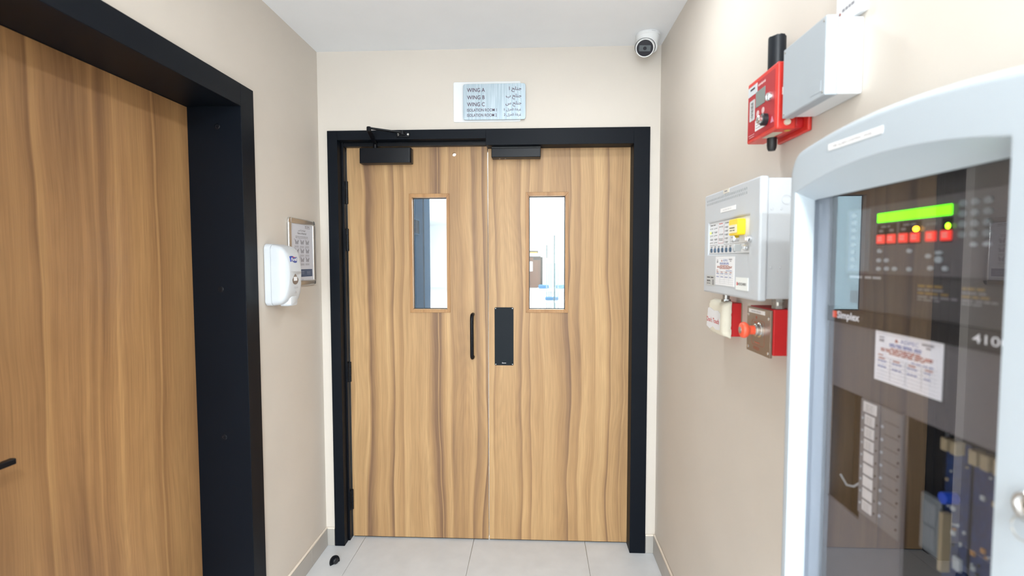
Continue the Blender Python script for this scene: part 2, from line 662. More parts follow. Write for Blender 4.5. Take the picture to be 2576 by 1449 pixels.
# left wall with the opening of the single door
LD_A0, LD_A1, LD_Z = -1.76, -0.738, 2.1465      # clear opening of the left door (y near, y far, z)
tag(obj('wall_left', holed(F_L(XL), YB, 0.0, 0.0, ZC, [(LD_A0-0.06, LD_A1+0.06, -1, LD_Z+0.06)], 0.0, -0.30), WALL),
    'beige painted wall on the left with the black door frame', 'wall', kind='structure')
tag(obj('wall_right', B(XR, XR+0.15, YB, 0.0, 0.0, ZC), WALL), 'beige painted wall on the right carrying the fire panels', 'wall', kind='structure')
tag(obj('wall_end', holed(F_E(0.0), XL-0.3, XR+0.15, 0.0, ZC, [(-1.05, 0.60, -1, 2.222)], 0.0, -WT), WALL),
    'beige painted end wall around the double doors', 'wall', kind='structure')
tag(obj('wall_back', holed(F_E(YB), XL-0.3, XR+0.15, 0.0, ZC, [(-1.0, -0.20, 0.45, 2.5)], 0.0, 0.15), WALL),
    'beige painted wall at the back end of the corridor', 'wall', kind='structure')
w1 = thing('added_window_1', 'assumed unseen tall window in the back wall, added for the fill light', 'window', (-0.60, YB-0.08, 0.45), kind='structure')  # unseen window, made up to house the fill light
bm = bmesh.new()
ring(bm, F_E(YB-0.07), rrect(-1.0, -0.20, 0.45, 2.5), rrect(-0.95, -0.25, 0.50, 2.45), 0, 0.05)
obj('window_frame', bm, BLACK, w1)
obj('pane', P(F_E(YB-0.09), rrect(-0.95, -0.25, 0.50, 2.45), 0, 0.006), GLASS, w1)


def baseboard(name, label, axis, const, sgn, spans, h):
    """tile skirting on a wall, each tile a piece, with a sealant bead along the top"""
    a0, a1 = min(min(s) for s in spans), max(max(s) for s in spans)
    root = thing(name, label, 'skirting', (const, (a0+a1)/2, 0) if axis == 'x' else ((a0+a1)/2, const, 0), kind='structure')

    def bx(p, q, t0, t1, z0, z1):
        c0, c1 = sorted((const+sgn*t0, const+sgn*t1))
        return B(c0, c1, p, q, z0, z1) if axis == 'x' else B(p, q, c0, c1, z0, z1)
    for p, q in spans:
        obj('skirting_tile', bx(p+0.001, q-0.001, 0.0, 0.011, 0.001, h-0.008), SKIRT, root, bevel=0.0008, seg=1)
    runs = []
    for p, q in sorted(spans):
        if runs and abs(runs[-1][1]-p) < 0.01:
            runs[-1][1] = q
        else:
            runs.append([p, q])
    for p, q in runs:
        obj('sealant_bead', bx(p, q, 0.0, 0.0112, h-0.008, h), BEAD, root, bevel=0.003)
    return root


def spans(a, b, step=0.6):
    out = []
    q = b
    while q > a+0.01:
        p = max(a, q-step)
        out.append((p, q))
        q = p
    return out


baseboard('baseboard_left', 'grey tile skirting along the foot of the left wall', 'x', XL, 1, [(-0.21, -0.013), (-0.643, -0.21)]+spans(YB+0.02, -1.86), 0.103)
baseboard('baseboard_right', 'grey tile skirting along the foot of the right wall', 'x', XR, -1, spans(YB+0.02, -0.013), 0.106)
baseboard('baseboard_end', 'short grey skirting tiles either side of the double door frame', 'y', 0.0, -1, [(XL, -1.0625), (0.6135, XR)], 0.10)

# ------------------------------------------------------------------ black frame of the double doors
FJ = -0.012
t1 = thing('trim_1', 'black steel frame around the wooden double doors', 'door frame', (-0.225, 0.05, 0), kind='structure')
obj('jamb', B(-1.061, -1.0075, FJ, WT+0.01, 0, 2.2315), BLACK, t1, bevel=0.0012)
obj('jamb', B(0.530, 0.612, FJ, WT+0.01, 0, 2.2315), BLACK, t1, bevel=0.0012)
obj('header', B(-1.0075, -0.227, FJ, WT+0.01, 2.183, 2.2315), BLACK, t1, bevel=0.0012)
obj('header', B(-0.227, 0.530, FJ, WT+0.01, 2.1485, 2.2315), BLACK, t1, bevel=0.0012)
obj('rebate_strip', B(-1.0075, -0.997, 0.045, WT+0.01, 0, 2.183), BLACKMET, t1, bevel=0.001)
obj('rebate_strip', B(-0.997, -0.227, 0.05, WT+0.01, 2.162, 2.183), BLACKMET, t1, bevel=0.001)

# ------------------------------------------------------------------ double doors
LY = 0.08            # face of the leaves
LT = 0.045           # thickness


def vision_panel(root, a0, a1, z0, z1):
    """wooden glazing bead, reveal and pane of a leaf"""
    f = F_E(LY)
    for pts in (((a0, z0), (a1, z0), (a1-0.0165, z0+0.018), (a0+0.0165, z0+0.018)),
                ((a0, z1), (a1, z1), (a1-0.0165, z1-0.020), (a0+0.0165, z1-0.020)),
                ((a0, z0), (a0, z1), (a0+0.0165, z1-0.020), (a0+0.0165, z0+0.018)),
                ((a1, z0), (a1, z1), (a1-0.0165, z1-0.020), (a1-0.0165, z0+0.018))):
        obj('glazing_bead', P(f, pts, 0.006, -0.029), BEADWOOD, root, bevel=0.001)
    obj('glazing_gasket', ring(bmesh.new(), f, rrect(a0+0.0165, a1-0.0165, z0+0.018, z1-0.020), rrect(a0+0.0205, a1-0.0205, z0+0.022, z1-0.0245), -0.025, -0.029), BLACKPL, root)
    obj('pane', P(f, rrect(a0+0.0165, a1-0.0165, z0+0.018, z1-0.020), -0.029, -0.035), GLASS, root)


def leaf(a0, a1, z1, vp, m, root, peep=None):
    bm = holed(F_E(LY), a0, a1, 0.009, z1, [(vp[0]+0.004, vp[1]-0.004, vp[2]+0.004, vp[3]-0.004)], 0.0, -LT)
    o = obj('leaf', bm, m, root, smooth=0)
    if peep:
        cbm = C_((peep[0], LY-0.02, peep[1]), (peep[0], LY+LT+0.02, peep[1]), 0.0105, n=24)
        cut = obj('cut', cbm, m)
        md = o.modifiers.new('hole', 'BOOLEAN')
        md.object = cut
        md.operation = 'DIFFERENCE'
        md.solver = 'EXACT'
        dg = bpy.context.evaluated_depsgraph_get()
        dg.update()
        me = bpy.data.meshes.new_from_object(o.evaluated_get(dg))
        o.modifiers.clear()
        o.data = me
        if not me.materials:
            me.materials.append(m)
        bpy.data.objects.remove(cut)
    return o


d1 = thing('door_1', 'left leaf of the wooden double doors, with the black pull handle', 'door', (-0.61, LY, 0), kind='structure')
VPL = (-0.653, -0.4335, 1.271, 1.913)
leaf(-0.9915, -0.2285, 2.1615, VPL, WOOD_A, d1, peep=(-0.407, 2.1225))
vision_panel(d1, *VPL)
obj('light_stop_strip', B(-0.990, -0.230, LY+0.010, LY+0.035, 0.0005, 0.009), BLACKPL, d1)  # added black strip, keeps hall light from leaking under the leaf
# pull handle
bm = bmesh.new()
hx_, hz0, hz1, st, rb = -0.310, 1.0285, 1.2615, 0.050, 0.022
pts = [(hx_, LY, hz0)]
for i in range(7):
    t = PI/2*i/6
    pts.append((hx_, LY-st+rb-rb*math.sin(t), hz0+rb-rb*math.cos(t)))
for i in range(7):
    t = PI/2*i/6
    pts.append((hx_, LY-st+rb-rb*math.cos(t), hz1-rb+rb*math.sin(t)))
pts.append((hx_, LY, hz1))
tube(bm, pts, 0.0098, 16)
obj('pull_handle', bm, BLACKMET, d1)
for z0, z1 in ((1.860, 1.982), (1.606, 1.727), (0.886, 0.998), (0.166, 0.279)):
    bm = bmesh.new()
    hw = (z1-z0)/3
    for k in range(3):
        cyl(bm, (-0.992, LY-0.008, z0+hw*k+0.001), (-0.992, LY-0.008, z0+hw*(k+1)-0.001), 0.0072, n=14)
    cyl(bm, (-0.992, LY-0.008, z0), (-0.992, LY-0.008, z1), 0.0055, n=12)
    h = obj('hinge', bm, BLACKMET, d1)
    obj('hinge_plate', B(-1.0, -0.9925, LY-0.03, LY-0.006, z0+0.004, z1-0.004), BLACKMET, h)

d2 = thing('door_2', 'right leaf of the wooden double doors, with the black push plate', 'door', (0.153, LY, 0), kind='structure')
VPR = (-0.022, 0.205, 1.272, 1.917)
leaf(-0.2245, 0.535, 2.158, VPR, WOOD_B, d2)
vision_panel(d2, *VPR)
obj('light_stop_strip', B(-0.223, 0.529, LY+0.010, LY+0.035, 0.0005, 0.009), BLACKPL, d2)  # same added strip against light under the right leaf
pp = obj('push_plate', P(F_E(LY), rrect(-0.192, -0.089, 0.983, 1.300, 0.006), 0, 0.002), mat('push_plate_black', (0.007, 0.011, 0.016), 0.5, spec=0.15), d2, bevel=0.0006)
for a in (-0.186, -0.095):
    for z in (0.989, 1.294):
        screw(pp, (a, LY-0.002, z), (0, -1, 0), 0.003, STEEL)
obj('lettering', text_bm('Devon', F_E(LY-0.0025), -0.1515, 0.9935, -0.130, 0.9995, weight=0.01), STRIPW, pp)

# door closers
cl = thing('door_closer', 'black box door closer with an elbowed arm, on the left leaf', 'door closer', (-0.765, LY, 2.069))
bm = P(F_D(2.069), rrect(-0.903, -0.626, 0.018, LY-0.0005, 0.012), 0, 0.079)
obj('closer_cover', bm, BLACKMET, cl, bevel=0.002)
obj('spindle', C_((-0.824, 0.048, 2.147), (-0.824, 0.048, 2.172), 0.011, n=18), BLACKMET, cl)


def bar(p, q, w, t, m, name, parent):
    """flat link between two points, lying horizontally"""
    p, q = Vector(p), Vector(q)
    d = (q-p).normalized()
    s = d.cross(Vector((0, 0, 1))).normalized()*w/2
    u = s.cross(d).normalized()*t/2
    bm = bmesh.new()
    vs_ = [bm.verts.new(c+a*s+b*u) for c in (p, q) for a in (-1, 1) for b in (-1, 1)]
    for f in ((0, 1, 3, 2), (4, 6, 7, 5), (0, 4, 5, 1), (2, 3, 7, 6), (0, 2, 6, 4), (1, 5, 7, 3)):
        bm.faces.new([vs_[i] for i in f])
    return obj(name, bm, m, parent, bevel=0.0015)


EL = (-0.800, -0.130, 2.204)
bar((-0.824, 0.052, 2.172), EL, 0.020, 0.009, BLACKMET, 'main_arm', cl)
bar((EL[0], EL[1], EL[2]+0.009), (-0.658, -0.040, 2.210), 0.017, 0.008, BLACKMET, 'forearm', cl)
bm = bmesh.new()
lathe(bm, (EL[0], EL[1], EL[2]-0.009), (0, 0, 1), [(0, 0), (0.009, 0), (0.011, 0.002), (0.011, 0.021), (0.009, 0.024), (0, 0.024)], 18)
obj('elbow_joint', bm, BLACKMET, cl)
fb = obj('arm_bracket', B(-0.690, -0.622, FJ-0.0005, FJ-0.010, 2.192, 2.218), BLACKMET, cl, bevel=0.003)
obj('pivot', C_((-0.655, -0.040, 2.199), (-0.655, -0.040, 2.219), 0.011, n=16), BLACKMET, fb)
obj('lug', B(-0.667, -0.643, -0.044, FJ-0.009, 2.200, 2.208), BLACKMET, fb, bevel=0.001)
for a in (-0.682, -0.630):
    screw(fb, (a, FJ-0.010, 2.205), (0, -1, 0), 0.0062, CHROME, h=0.004)

cr = thing('door_closer', 'shallow black door closer box under the header, on the right leaf', 'door closer', (-0.072, LY, 2.091))
obj('closer_cover', B(-0.201, 0.056, 0.016, LY-0.0005, 2.091, 2.139), BLACKMET, cr, bevel=0.003)
obj('slide_channel', B(-0.201, 0.056, 0.028, LY-0.0005, 2.1392, 2.148), BLACKPL, cr, bevel=0.001)
for a in (-0.16, -0.13):
    obj('screw', C_((a, 0.05, 2.0890), (a, 0.05, 2.0912), 0.004, n=10), STEEL, cr)

# ------------------------------------------------------------------ left door in its deep black frame
t2 = thing('trim_2', 'deep black steel frame around the single wooden door', 'door frame', (XL, -1.249, 0), kind='structure')
fx = XL+0.012
bx0 = -1.40
obj('jamb', B(bx0, fx, LD_A1, -0.646, 0, 2.2325), BLACK, t2, bevel=0.0015)
obj('jamb', B(bx0, fx, -1.852, LD_A0, 0, 2.2325), BLACK, t2, bevel=0.0015)
obj('header', B(bx0, fx, LD_A0, LD_A1, LD_Z, 2.2325), BLACK, t2, bevel=0.0015)
for px, z in ((-1.195, 2.07), (-1.20, 1.442), (-1.205, 0.853)):
    bm = bmesh.new()
    lathe(bm, (px, LD_A1-0.0002, z), (0, -1, 0), [(0, 0), (0.011, 0), (0.011, 0.001), (0.0085, 0.0022), (0.006, 0.0022), (0.005, 0.001), (0, 0.001)], 18)
    obj('plug', bm, BLACKMET, t2)
d3 = thing('door_3', 'brown wooden door standing back inside the deep black frame', 'door', (-1.334, -1.249, 0), kind='structure')
obj('leaf', B(-1.357, -1.312, LD_A0+0.002, LD_A1-0.002, 0.008, LD_Z-0.002), WOOD_C, d3, smooth=0)
lv = obj('lever', B(-1.262, -1.246, -1.655, -1.511, 1.054, 1.069), BLACKMET, d3, bevel=0.002)
obj('spindle', C_((-1.312, -1.645, 1.0615), (-1.250, -1.645, 1.0615), 0.009, n=16), BLACKMET, lv)
obj('rose', C_((-1.312, -1.645, 1.0615), (-1.304, -1.645, 1.0615), 0.026, n=24), BLACKMET, lv)

# ------------------------------------------------------------------ sign over the doors
sg = thing('wall_sign', 'blue-white metal wing directory sign above the double doors', 'sign', (-0.209, 0, 2.268))
obj('backing_plate', P(F_E(0.0), rrect(-0.3945, -0.0475, 2.268, 2.4715, 0.008), 0, 0.005), WHITE, sg, bevel=0.001)['label'] = 'white backing plate'
obj('spacer', B(-0.31, -0.06, -0.0155, -0.005, 2.31, 2.42), WHITE, sg)
obj('face_plate', P(F_E(0.0), rrect(-0.342, -0.022, 2.2755, 2.456, 0.011), 0.0155, 0.0205), BRUSHED, sg, bevel=0.0006)
tf = F_E(-0.0209)
J = '\ufea2\ufe8e\ufee8\ufe9f'      # word for wing in visual order
# words for isolation room in visual order
R_ = '\ufedd\ufeb0\ufecc\ufedf\ufe8d \ufe94\ufed3\ufeae\ufecf'
for s, bx in (('WING A', (-0.322, 2.415, -0.230, 2.435)), ('WING B', (-0.322, 2.378, -0.231, 2.398)), ('WING C', (-0.322, 2.343, -0.231, 2.363)),
              ('ISOLATION ROOM 1', (-0.322, 2.3165, -0.169, 2.3315)), ('ISOLATION ROOM 2', (-0.322, 2.2905, -0.169, 2.3055)),
              ('\ufe8d '+J, (-0.106, 2.413, -0.043, 2.440)), ('\ufe8f '+J, (-0.122, 2.376, -0.043, 2.404)), ('\ufeb1 '+J, (-0.124, 2.340, -0.043, 2.367)),
              ('1 '+R_, (-0.132, 2.315, -0.044, 2.332)), ('2 '+R_, (-0.133, 2.289, -0.044, 2.306))):
    obj('lettering', text_bm(s, tf, bx[0], bx[1], bx[2], bx[3], weight=0.010), PURP, sg, smooth=0)

# ------------------------------------------------------------------ ceiling camera
cm = thing('security_camera', 'white turret security camera under the ceiling in the corner', 'camera', (0.570, -0.128, ZC))
bm = bmesh.new()
lathe(bm, (0.570, -0.128, ZC), (0, 0, -1), [(0, 0), (0.056, 0), (0.058, 0.004), (0.058, 0.013), (0.056, 0.0145), (0, 0.0145)], 40)
rg_ = obj('base_ring', bm, WHITECAM, cm)
obj('lettering', text_bm('Honeywell', lambda a, z, n=0.0: Vector((0.570+0.0583*math.sin(a), -0.128-0.0583*math.cos(a), z)), 0.10, 2.6312, 0.42, 2.6352), INKG, rg_)
bm = bmesh.new()
cdir = Vector((-0.20, -0.72, -0.66)).normalized()
cc = Vector((0.555, -0.138, 2.580))
lathe(bm, (0.570, -0.128, ZC-0.0150), (-0.06, -0.06, -1), [(0, 0), (0.0555, 0), (0.0545, 0.010), (0.0505, 0.032), (0.0475, 0.050), (0.044, 0.060), (0, 0.060)], 40)
cdn = Vector((-0.15, -0.55, -0.82)).normalized()
bmesh.ops.bisect_plane(bm, geom=bm.verts[:]+bm.edges[:]+bm.faces[:], plane_co=cc+cdn*0.006, plane_no=cdn, clear_outer=True)
bmesh.ops.holes_fill(bm, edges=[e for e in bm.edges if e.is_boundary], sides=0)
sh = obj('cone_housing', bm, WHITECAM, cm)
for a0, a1, z0, z1 in ((-0.12, -0.07, 2.6125, 2.6165), (0.10, 0.30, 2.610, 2.6145)):
    bmx = bmesh.new()
    fcone = lambda a, z, n=0.0: Vector((0.570+(0.0545-(2.6248-z)*0.28+0.0012)*math.sin(a), -0.128-(0.0545-(2.6248-z)*0.28+0.0012)*math.cos(a), z))
    flat(bmx, fcone, rrect(a0, a1, z0, z1), 0)
    obj('mark', bmx, INKG, sh)
R0 = 0.0470
prof = []
for i in range(15):
    t = PI*0.98*(1-i/14.0)
    if math.cos(t) < 0.36:
        prof.append((R0*math.sin(t), R0*math.cos(t)))
prof.insert(0, (0, -R0))
prof += [(R0*0.945, R0*0.36), (R0*0.925, R0*0.50), (R0*0.89, R0*0.52), (R0*0.825, R0*0.49), (0, R0*0.49)]
bm = bmesh.new()
lathe(bm, cc, cdir, prof, 40)
eb = obj('camera_ball', bm, WHITECAM, cm)
bm = bmesh.new()
ga = cdn.orthogonal().normalized()
gb = cdn.cross(ga)
fgap = lambda a, z, n=0.0: cc+cdn*(0.0063+n)+ga*a+gb*z
ring(bm, fgap, circ(0, 0, R0*1.035, 40), circ(0, 0, R0*0.97, 40), 0.0, 0.0006)
obj('socket_gap', bm, BLACKPL, sh)
bm = bmesh.new()
lathe(bm, cc, cdir, [(0, R0*0.495), (R0*0.82, R0*0.495), (R0*0.805, R0*0.515), (0, R0*0.53)], 36)
obj('lens_face', bm, LENSM, eb)
sa = cdir.cross(Vector((0, 0, 1))).normalized()
su = sa.cross(cdir).normalized()
sa, su = (sa*math.cos(0.12)+su*math.sin(0.12)), (su*math.cos(0.12)-sa*math.sin(0.12))
fl_ = lambda a, z, n=0.0: cc+cdir*(R0*0.532+n)+sa*a+su*z
obj('lens_window', P(fl_, rrect(-0.0265, 0.0265, -0.014, 0.014, 0.004), -0.001, 0.0006), LENSW, eb)
bm = bmesh.new()
prism(bm, fl_, circ(0, 0, 0.0085, 20), 0.0006, 0.001)
obj('lens', bm, LENSM, eb)

# ------------------------------------------------------------------ door stop on the floor
bm = bmesh.new()
ds_c = Vector((-0.997, -0.175, 0))
n = 20
prof = [(0.027, 0.0), (0.028, 0.006), (0.027, 0.016), (0.023, 0.027), (0.016, 0.036), (0.007, 0.041), (0.0, 0.042)]
rows = []
ang0, ang1 = math.radians(55), math.radians(235)      # solid half; cut face looks right and forward
for r, h in prof:
    if r == 0:
        rows.append([bm.verts.new(ds_c+Vector((0, 0, h)))])
    else:
        rows.append([bm.verts.new(ds_c+Vector((r*math.cos(ang0+(ang1-ang0)*i/n), r*math.sin(ang0+(ang1-ang0)*i/n), h))) for i in range(n+1)])
for s in range(len(rows)-1):
    for i in range(n):
        if len(rows[s+1]) == 1:
            bm.faces.new((rows[s][i], rows[s][i+1], rows[s+1][0]))
        else:
            bm.faces.new((rows[s][i], rows[s][i+1], rows[s+1][i+1], rows[s+1][i]))
bm.faces.new([r[0] for r in rows]+[r[-1] for r in rows[:-1]][::-1])
bm.faces.new(rows[0][::-1])
ds = thing('door_stop', 'small black half-dome door stop on the floor tiles', 'door stop', tuple(ds_c))
obj('body', bm, BLACKMET, ds)
bm = bmesh.new()
dn = Vector((math.cos(math.radians(-35)), math.sin(math.radians(-35)), 0))
lathe(bm, ds_c+Vector((0, 0, 0.016))-dn*0.001, dn, [(0, 0), (0.015, 0), (0.015, 0.010), (0.012, 0.014), (0, 0.0155)], 18)
obj('rubber_buffer', bm, BLACKPL, ds)

# ------------------------------------------------------------------ hand sanitiser dispenser
DISPW = mat('dispenser_white', (0.60, 0.63, 0.67), 0.35)
dp = thing('sanitiser_dispenser', 'white touch-free hand sanitiser dispenser on the left wall', 'dispenser', (XL, -0.510, 1.36))


def loft(F, sections):
    """sections: list of (n, a0, a1, z0, z1, r)"""
    bm = bmesh.new()
    rows = []
    for n_, a0, a1, z0, z1, r in sections:
        rows.append([bm.verts.new(F(p[0], p[1], n_)) for p in rrect(a0, a1, z0, z1, r, 6)])
    k = len(rows[0])
    for s in range(len(rows)-1):
        for i in range(k):
            j = (i+1) % k
            bm.faces.new((rows[s][i], rows[s][j], rows[s+1][j], rows[s+1][i]))
    bm.faces.new(rows[0][::-1])
    bm.faces.new(rows[-1])
    return bm


FL = F_L(XL)
obj('back_shell', loft(FL, [(0.0005, -0.578, -0.442, 1.366, 1.622, 0.020), (0.004, -0.582, -0.438, 1.362, 1.625, 0.022), (0.0315, -0.584, -0.436, 1.362, 1.624, 0.022)]), DISPW, dp)
# front cover: side profile swept across, narrower towards the front
prof = [(0.0325, 1.3635, 1.6215), (0.050, 1.365, 1.6195), (0.070, 1.370, 1.613), (0.084, 1.381, 1.602), (0.094, 1.400, 1.586), (0.1005, 1.430, 1.565), (0.103, 1.462, 1.538), (0.1035, 1.49, 1.51)]
secs = []
for n_, z0, z1 in prof:
    t = max(0.0, (n_-0.070)/0.034)
    inset = 0.022*t*t
    secs.append((n_, -0.584+inset, -0.436-inset, z0, z1, max(0.004, min(0.024, (z1-z0)/2-0.001))))
cv = obj('front_cover', loft(FL, secs), DISPW, dp, smooth=50)
obj('nozzle', loft(FL, [(0.050, -0.545, -0.475, 1.358, 1.40, 0.012), (0.080, -0.545, -0.475, 1.358, 1.40, 0.012), (0.094, -0.540, -0.480, 1.360, 1.40, 0.012), (0.0965, -0.535, -0.485, 1.366, 1.395, 0.012)]), DISPW, dp)
drop = []
for i in range(24):
    t = 2*PI*i/24
    r = 0.027
    x_, y_ = r*math.sin(t), -r*math.cos(t)
    if y_ > 0:
        x_ *= (1-(y_/r))*0.55+0.45*(1-(y_/r)**2)**0.5
        y_ *= 1.25
    drop.append((-0.514+x_, 1.472+y_*0.78))
wv = obj('sight_window', P(FL, drop, 0.098, 0.1045), BROWNWIN, dp, bevel=0.0006)
obj('refill_label', P(FL, rrect(-0.530, -0.499, 1.467, 1.484), 0.1045, 0.1049), PAPER, wv)
bm = bmesh.new()
wave = []
for i in range(11):
    t = i/10
    wave.append((-0.553+0.056*t, 1.549+0.003*math.sin(t*2*PI)-0.002*t))
top = [(a, z+0.0225) for a, z in wave][::-1]
prism(bm, FL, wave+top, 0.096, 0.1042)
lg = obj('logo_patch', bm, PURELLB, dp)
obj('lettering', text_bm('Purell', FL, -0.549, 1.5525, -0.501, 1.5665, n=0.1047, weight=0.02), STRIPW, lg)
obj('logo_accent', P(FL, rrect(-0.536, -0.517, 1.5675, 1.570), 0.1042, 0.1046), LOGOR, lg)
bm = bmesh.new()
bars(bm, FL, -0.527, -0.488, 1.4385, 0.0022, 0.1040, 3)
bars(bm, FL, -0.525, -0.490, 1.4340, 0.0022, 0.1036, 3)
flat(bm, FL, circ(-0.507, 1.418, 0.004, 10), 0.1015)
flat(bm, FL, circ(-0.513, 1.4145, 0.003, 10), 0.1010)
flat(bm, FL, circ(-0.501, 1.4145, 0.003, 10), 0.1010)
obj('print', bm, mat('pale_grey_print', (0.5, 0.5, 0.52), 0.6), dp)

# ------------------------------------------------------------------ framed poster
po = thing('framed_poster', 'hand rub instruction poster in a silver snap frame beside the corner', 'poster', (XL, -0.229, 1.43))
py0, py1, pz0, pz1 = -0.372, -0.086, 1.432, 1.755
obj('backing', P(FL, rrect(py0+0.006, py1-0.006, pz0+0.006, pz1-0.006), 0.0005, 0.006), PAPER, po)
fwid = 0.026
for a0, a1, z0, z1 in ((py0, py0+fwid, pz0+0.020, pz1-0.020), (py1-fwid, py1, pz0+0.020, pz1-0.020), (py0+0.020, py1-0.020, pz0, pz0+fwid), (py0+0.020, py1-0.020, pz1-fwid, pz1)):
    obj('snap_rail', P(FL, rrect(a0, a1, z0, z1), 0.0005, 0.0125), ALU, po, bevel=0.005, seg=3)
for a, z, s0, s1 in ((py0, pz0, 1, 1), (py1, pz0, -1, 1), (py0, pz1, 1, -1), (py1, pz1, -1, -1)):
    bm = bmesh.new()
    pts = [(a+s0*0.026, z+s1*0.026), (a+s0*0.026, z)] + [(a+s0*(0.018-0.018*math.sin(t)), z+s1*(0.018-0.018*math.cos(t))) for t in (0.0, 0.4, 0.8, 1.17, 1.57)] + [(a, z+s1*0.026)]
    prism(bm, FL, pts, 0.0004, 0.0105)
    obj('corner_cap', bm, CHROME, po, bevel=0.002)
obj('poster_sheet', P(FL, rrect(py0+0.024, py1-0.024, pz0+0.024, pz1-0.024), 0.006, 0.0068), mat('poster_paper', (0.66, 0.68, 0.76), 0.4), po)
bm = bmesh.new()
bars(bm, FL, -0.198, -0.142, 1.7185, 0.004, 0.0072, 2)
bars(bm, FL, -0.198, -0.142, 1.7115, 0.003, 0.0072, 3)
for z in (1.6685, 1.662):
    bars(bm, FL, -0.300, -0.165, z, 0.0025, 0.0072, 9)
for r_ in range(3):
    for c_ in range(3):
        ca, cz = -0.288+0.056*c_, 1.642-0.0425*r_
        flat(bm, FL, rrect(ca-0.027, ca-0.023, cz+0.011, cz+0.016), 0.0074)
        for k in range(3):
            bars(bm, FL, ca-0.024, ca+0.020, cz-0.0215+0.0035*k-0.004, 0.0014, 0.0072, 5)
obj('print', bm, INKG, po)
for r_ in range(3):
    for c_ in range(3):
        bm = bmesh.new()
        ca, cz = -0.288+0.056*c_, 1.642-0.0425*r_
        # two simple hands: palm with fingers
        for sx_, rot in ((-1, 0.5), (1, -0.6)):
            ox, oz = ca+sx_*0.008, cz-0.002
            flat(bm, FL, circ(ox, oz, 0.0072, 12, 0.009), 0.0072)
            for k in range(4):
                t = PI/2+rot+(k-1.5)*0.26
                p0 = (ox+0.006*math.cos(t), oz+0.006*math.sin(t))
                p1 = (ox+0.0165*math.cos(t), oz+0.0165*math.sin(t))
                dx, dz = 0.0011*math.sin(t), -0.0011*math.cos(t)
                flat(bm, FL, [(p0[0]+dx, p0[1]+dz), (p1[0]+dx, p1[1]+dz), (p1[0]-dx, p1[1]-dz), (p0[0]-dx, p0[1]-dz)], 0.0073)
        obj('hand_drawing', bm, mat('poster_grey_print', (0.33, 0.33, 0.38), 0.6), po)
obj('navy_band', P(FL, rrect(-0.330, -0.125, 1.475, 1.512), 0.0068, 0.0072), NAVY, po)
bm = bmesh.new()
for z in (1.501, 1.496, 1.489):
    bars(bm, FL, -0.255, -0.215, z, 0.0022, 0.0076, 3)
    bars(bm, FL, -0.185, -0.145, z-0.003, 0.0022, 0.0076, 3)
bars(bm, FL, -0.32, -0.22, 1.461, 0.002, 0.0073, 4)
obj('print', bm, mat('poster_light_print', (0.30, 0.34, 0.45), 0.6), po)
obj('lettering', text_bm('How to Handrub?', FL, -0.278, 1.6805, -0.184, 1.6905, n=0.0072), INKD, po)
obj('lettering', text_bm('\ufee6\ufef3\ufeaa\ufef4\ufedf\ufe8d \ufedb\ufeae\ufed3 \ufe94\ufed8\ufef3\ufeae\ufec3', FL, -0.273, 1.6935, -0.195, 1.7045, n=0.0072), INKD, po)

# ------------------------------------------------------------------ right wall: repeater panel
FH = F_R(0.564)
hp = thing('fire_control_unit', 'pale grey metal fire panel with a yellow key tag and white sticker', 'fire panel', (XR, -1.235, 1.455))
obj('enclosure', B(0.5845, XR-0.0003, -1.434, -1.041, 1.459, 1.749), PGREY, hp, bevel=0.003)
WN = (-1.072, -1.378, 1.571, 1.666)     # window in the lid
bm = holed(FH, -1.440, -1.036, 1.454, 1.7535, [(WN[1], WN[0], WN[2], WN[3])], 0.0, -0.0205)
lid = obj('lid', bm, PGREY, hp, bevel=0.005, seg=3)
slot = None
for r_ in range(2):
    for k in range(26):
        a = -1.062-0.0119*k
        z = 1.7235+0.0105*r_
        if slot is None:
            slot = obj('vent_slot', P(FH, rrect(a-0.002, a+0.002, z-0.0035, z+0.0035, 0.0015, 2), 0.0, 0.0004), mat('vent_shadow_grey', (0.26, 0.28, 0.30), 0.6), lid)
            s0 = (a, z)
        else:
            o = slot.copy()
            COL.objects.link(o)
            o.location = (0, a-s0[0], z-s0[1])
FW = F_R(0.564+0.004)
face = obj('control_face', P(FW, rrect(WN[0]-0.0005, WN[1]+0.0005, WN[2]+0.0005, WN[3]-0.0005), 0.0, -0.012), mat('control_face_white', (0.74, 0.76, 0.79), 0.45), hp)
bm = bmesh.new()
for k, (a, w_) in enumerate(((-1.083, 0.030), (-1.118, 0.032), (-1.205, 0.030), (-1.253, 0.034))):
    for r_ in range(5):
        z = 1.6455-0.0105*r_
        flat(bm, FW, circ(a, z+0.001, 0.0017, 8), 0.0004)
        bars(bm, FW, a-0.006, a-0.006-w_*0.6, z+0.0012, 0.0013, 0.0004, 2)
        if r_ % 2 or k > 1:
            bars(bm, FW, a-0.006, a-0.006-w_*0.5, z-0.0014, 0.0013, 0.0004, 2)
for k in range(3):
    for z in (1.6475, 1.6255):
        flat(bm, FW, rrect(-1.160-0.011*k, -1.164-0.011*k, z, z+0.004), 0.0004)
bars(bm, FW, -1.083, -1.130, 1.6565, 0.002, 0.0004, 2)
bars(bm, FW, -1.205, -1.236, 1.657, 0.002, 0.0004, 2)
bars(bm, FW, -1.250, -1.284, 1.657, 0.002, 0.0004, 2)
bars(bm, FW, -1.158, -1.188, 1.614, 0.0015, 0.0004, 3)
bars(bm, FW, -1.158, -1.188, 1.610, 0.0015, 0.0004, 3)
for k in range(7):
    a = -1.096-0.0303*k
    bars(bm, FW, a+0.009, a-0.009, 1.5925, 0.0014, 0.0004, 2)
    bars(bm, FW, a+0.006, a-0.006, 1.590, 0.0012, 0.0004, 1)
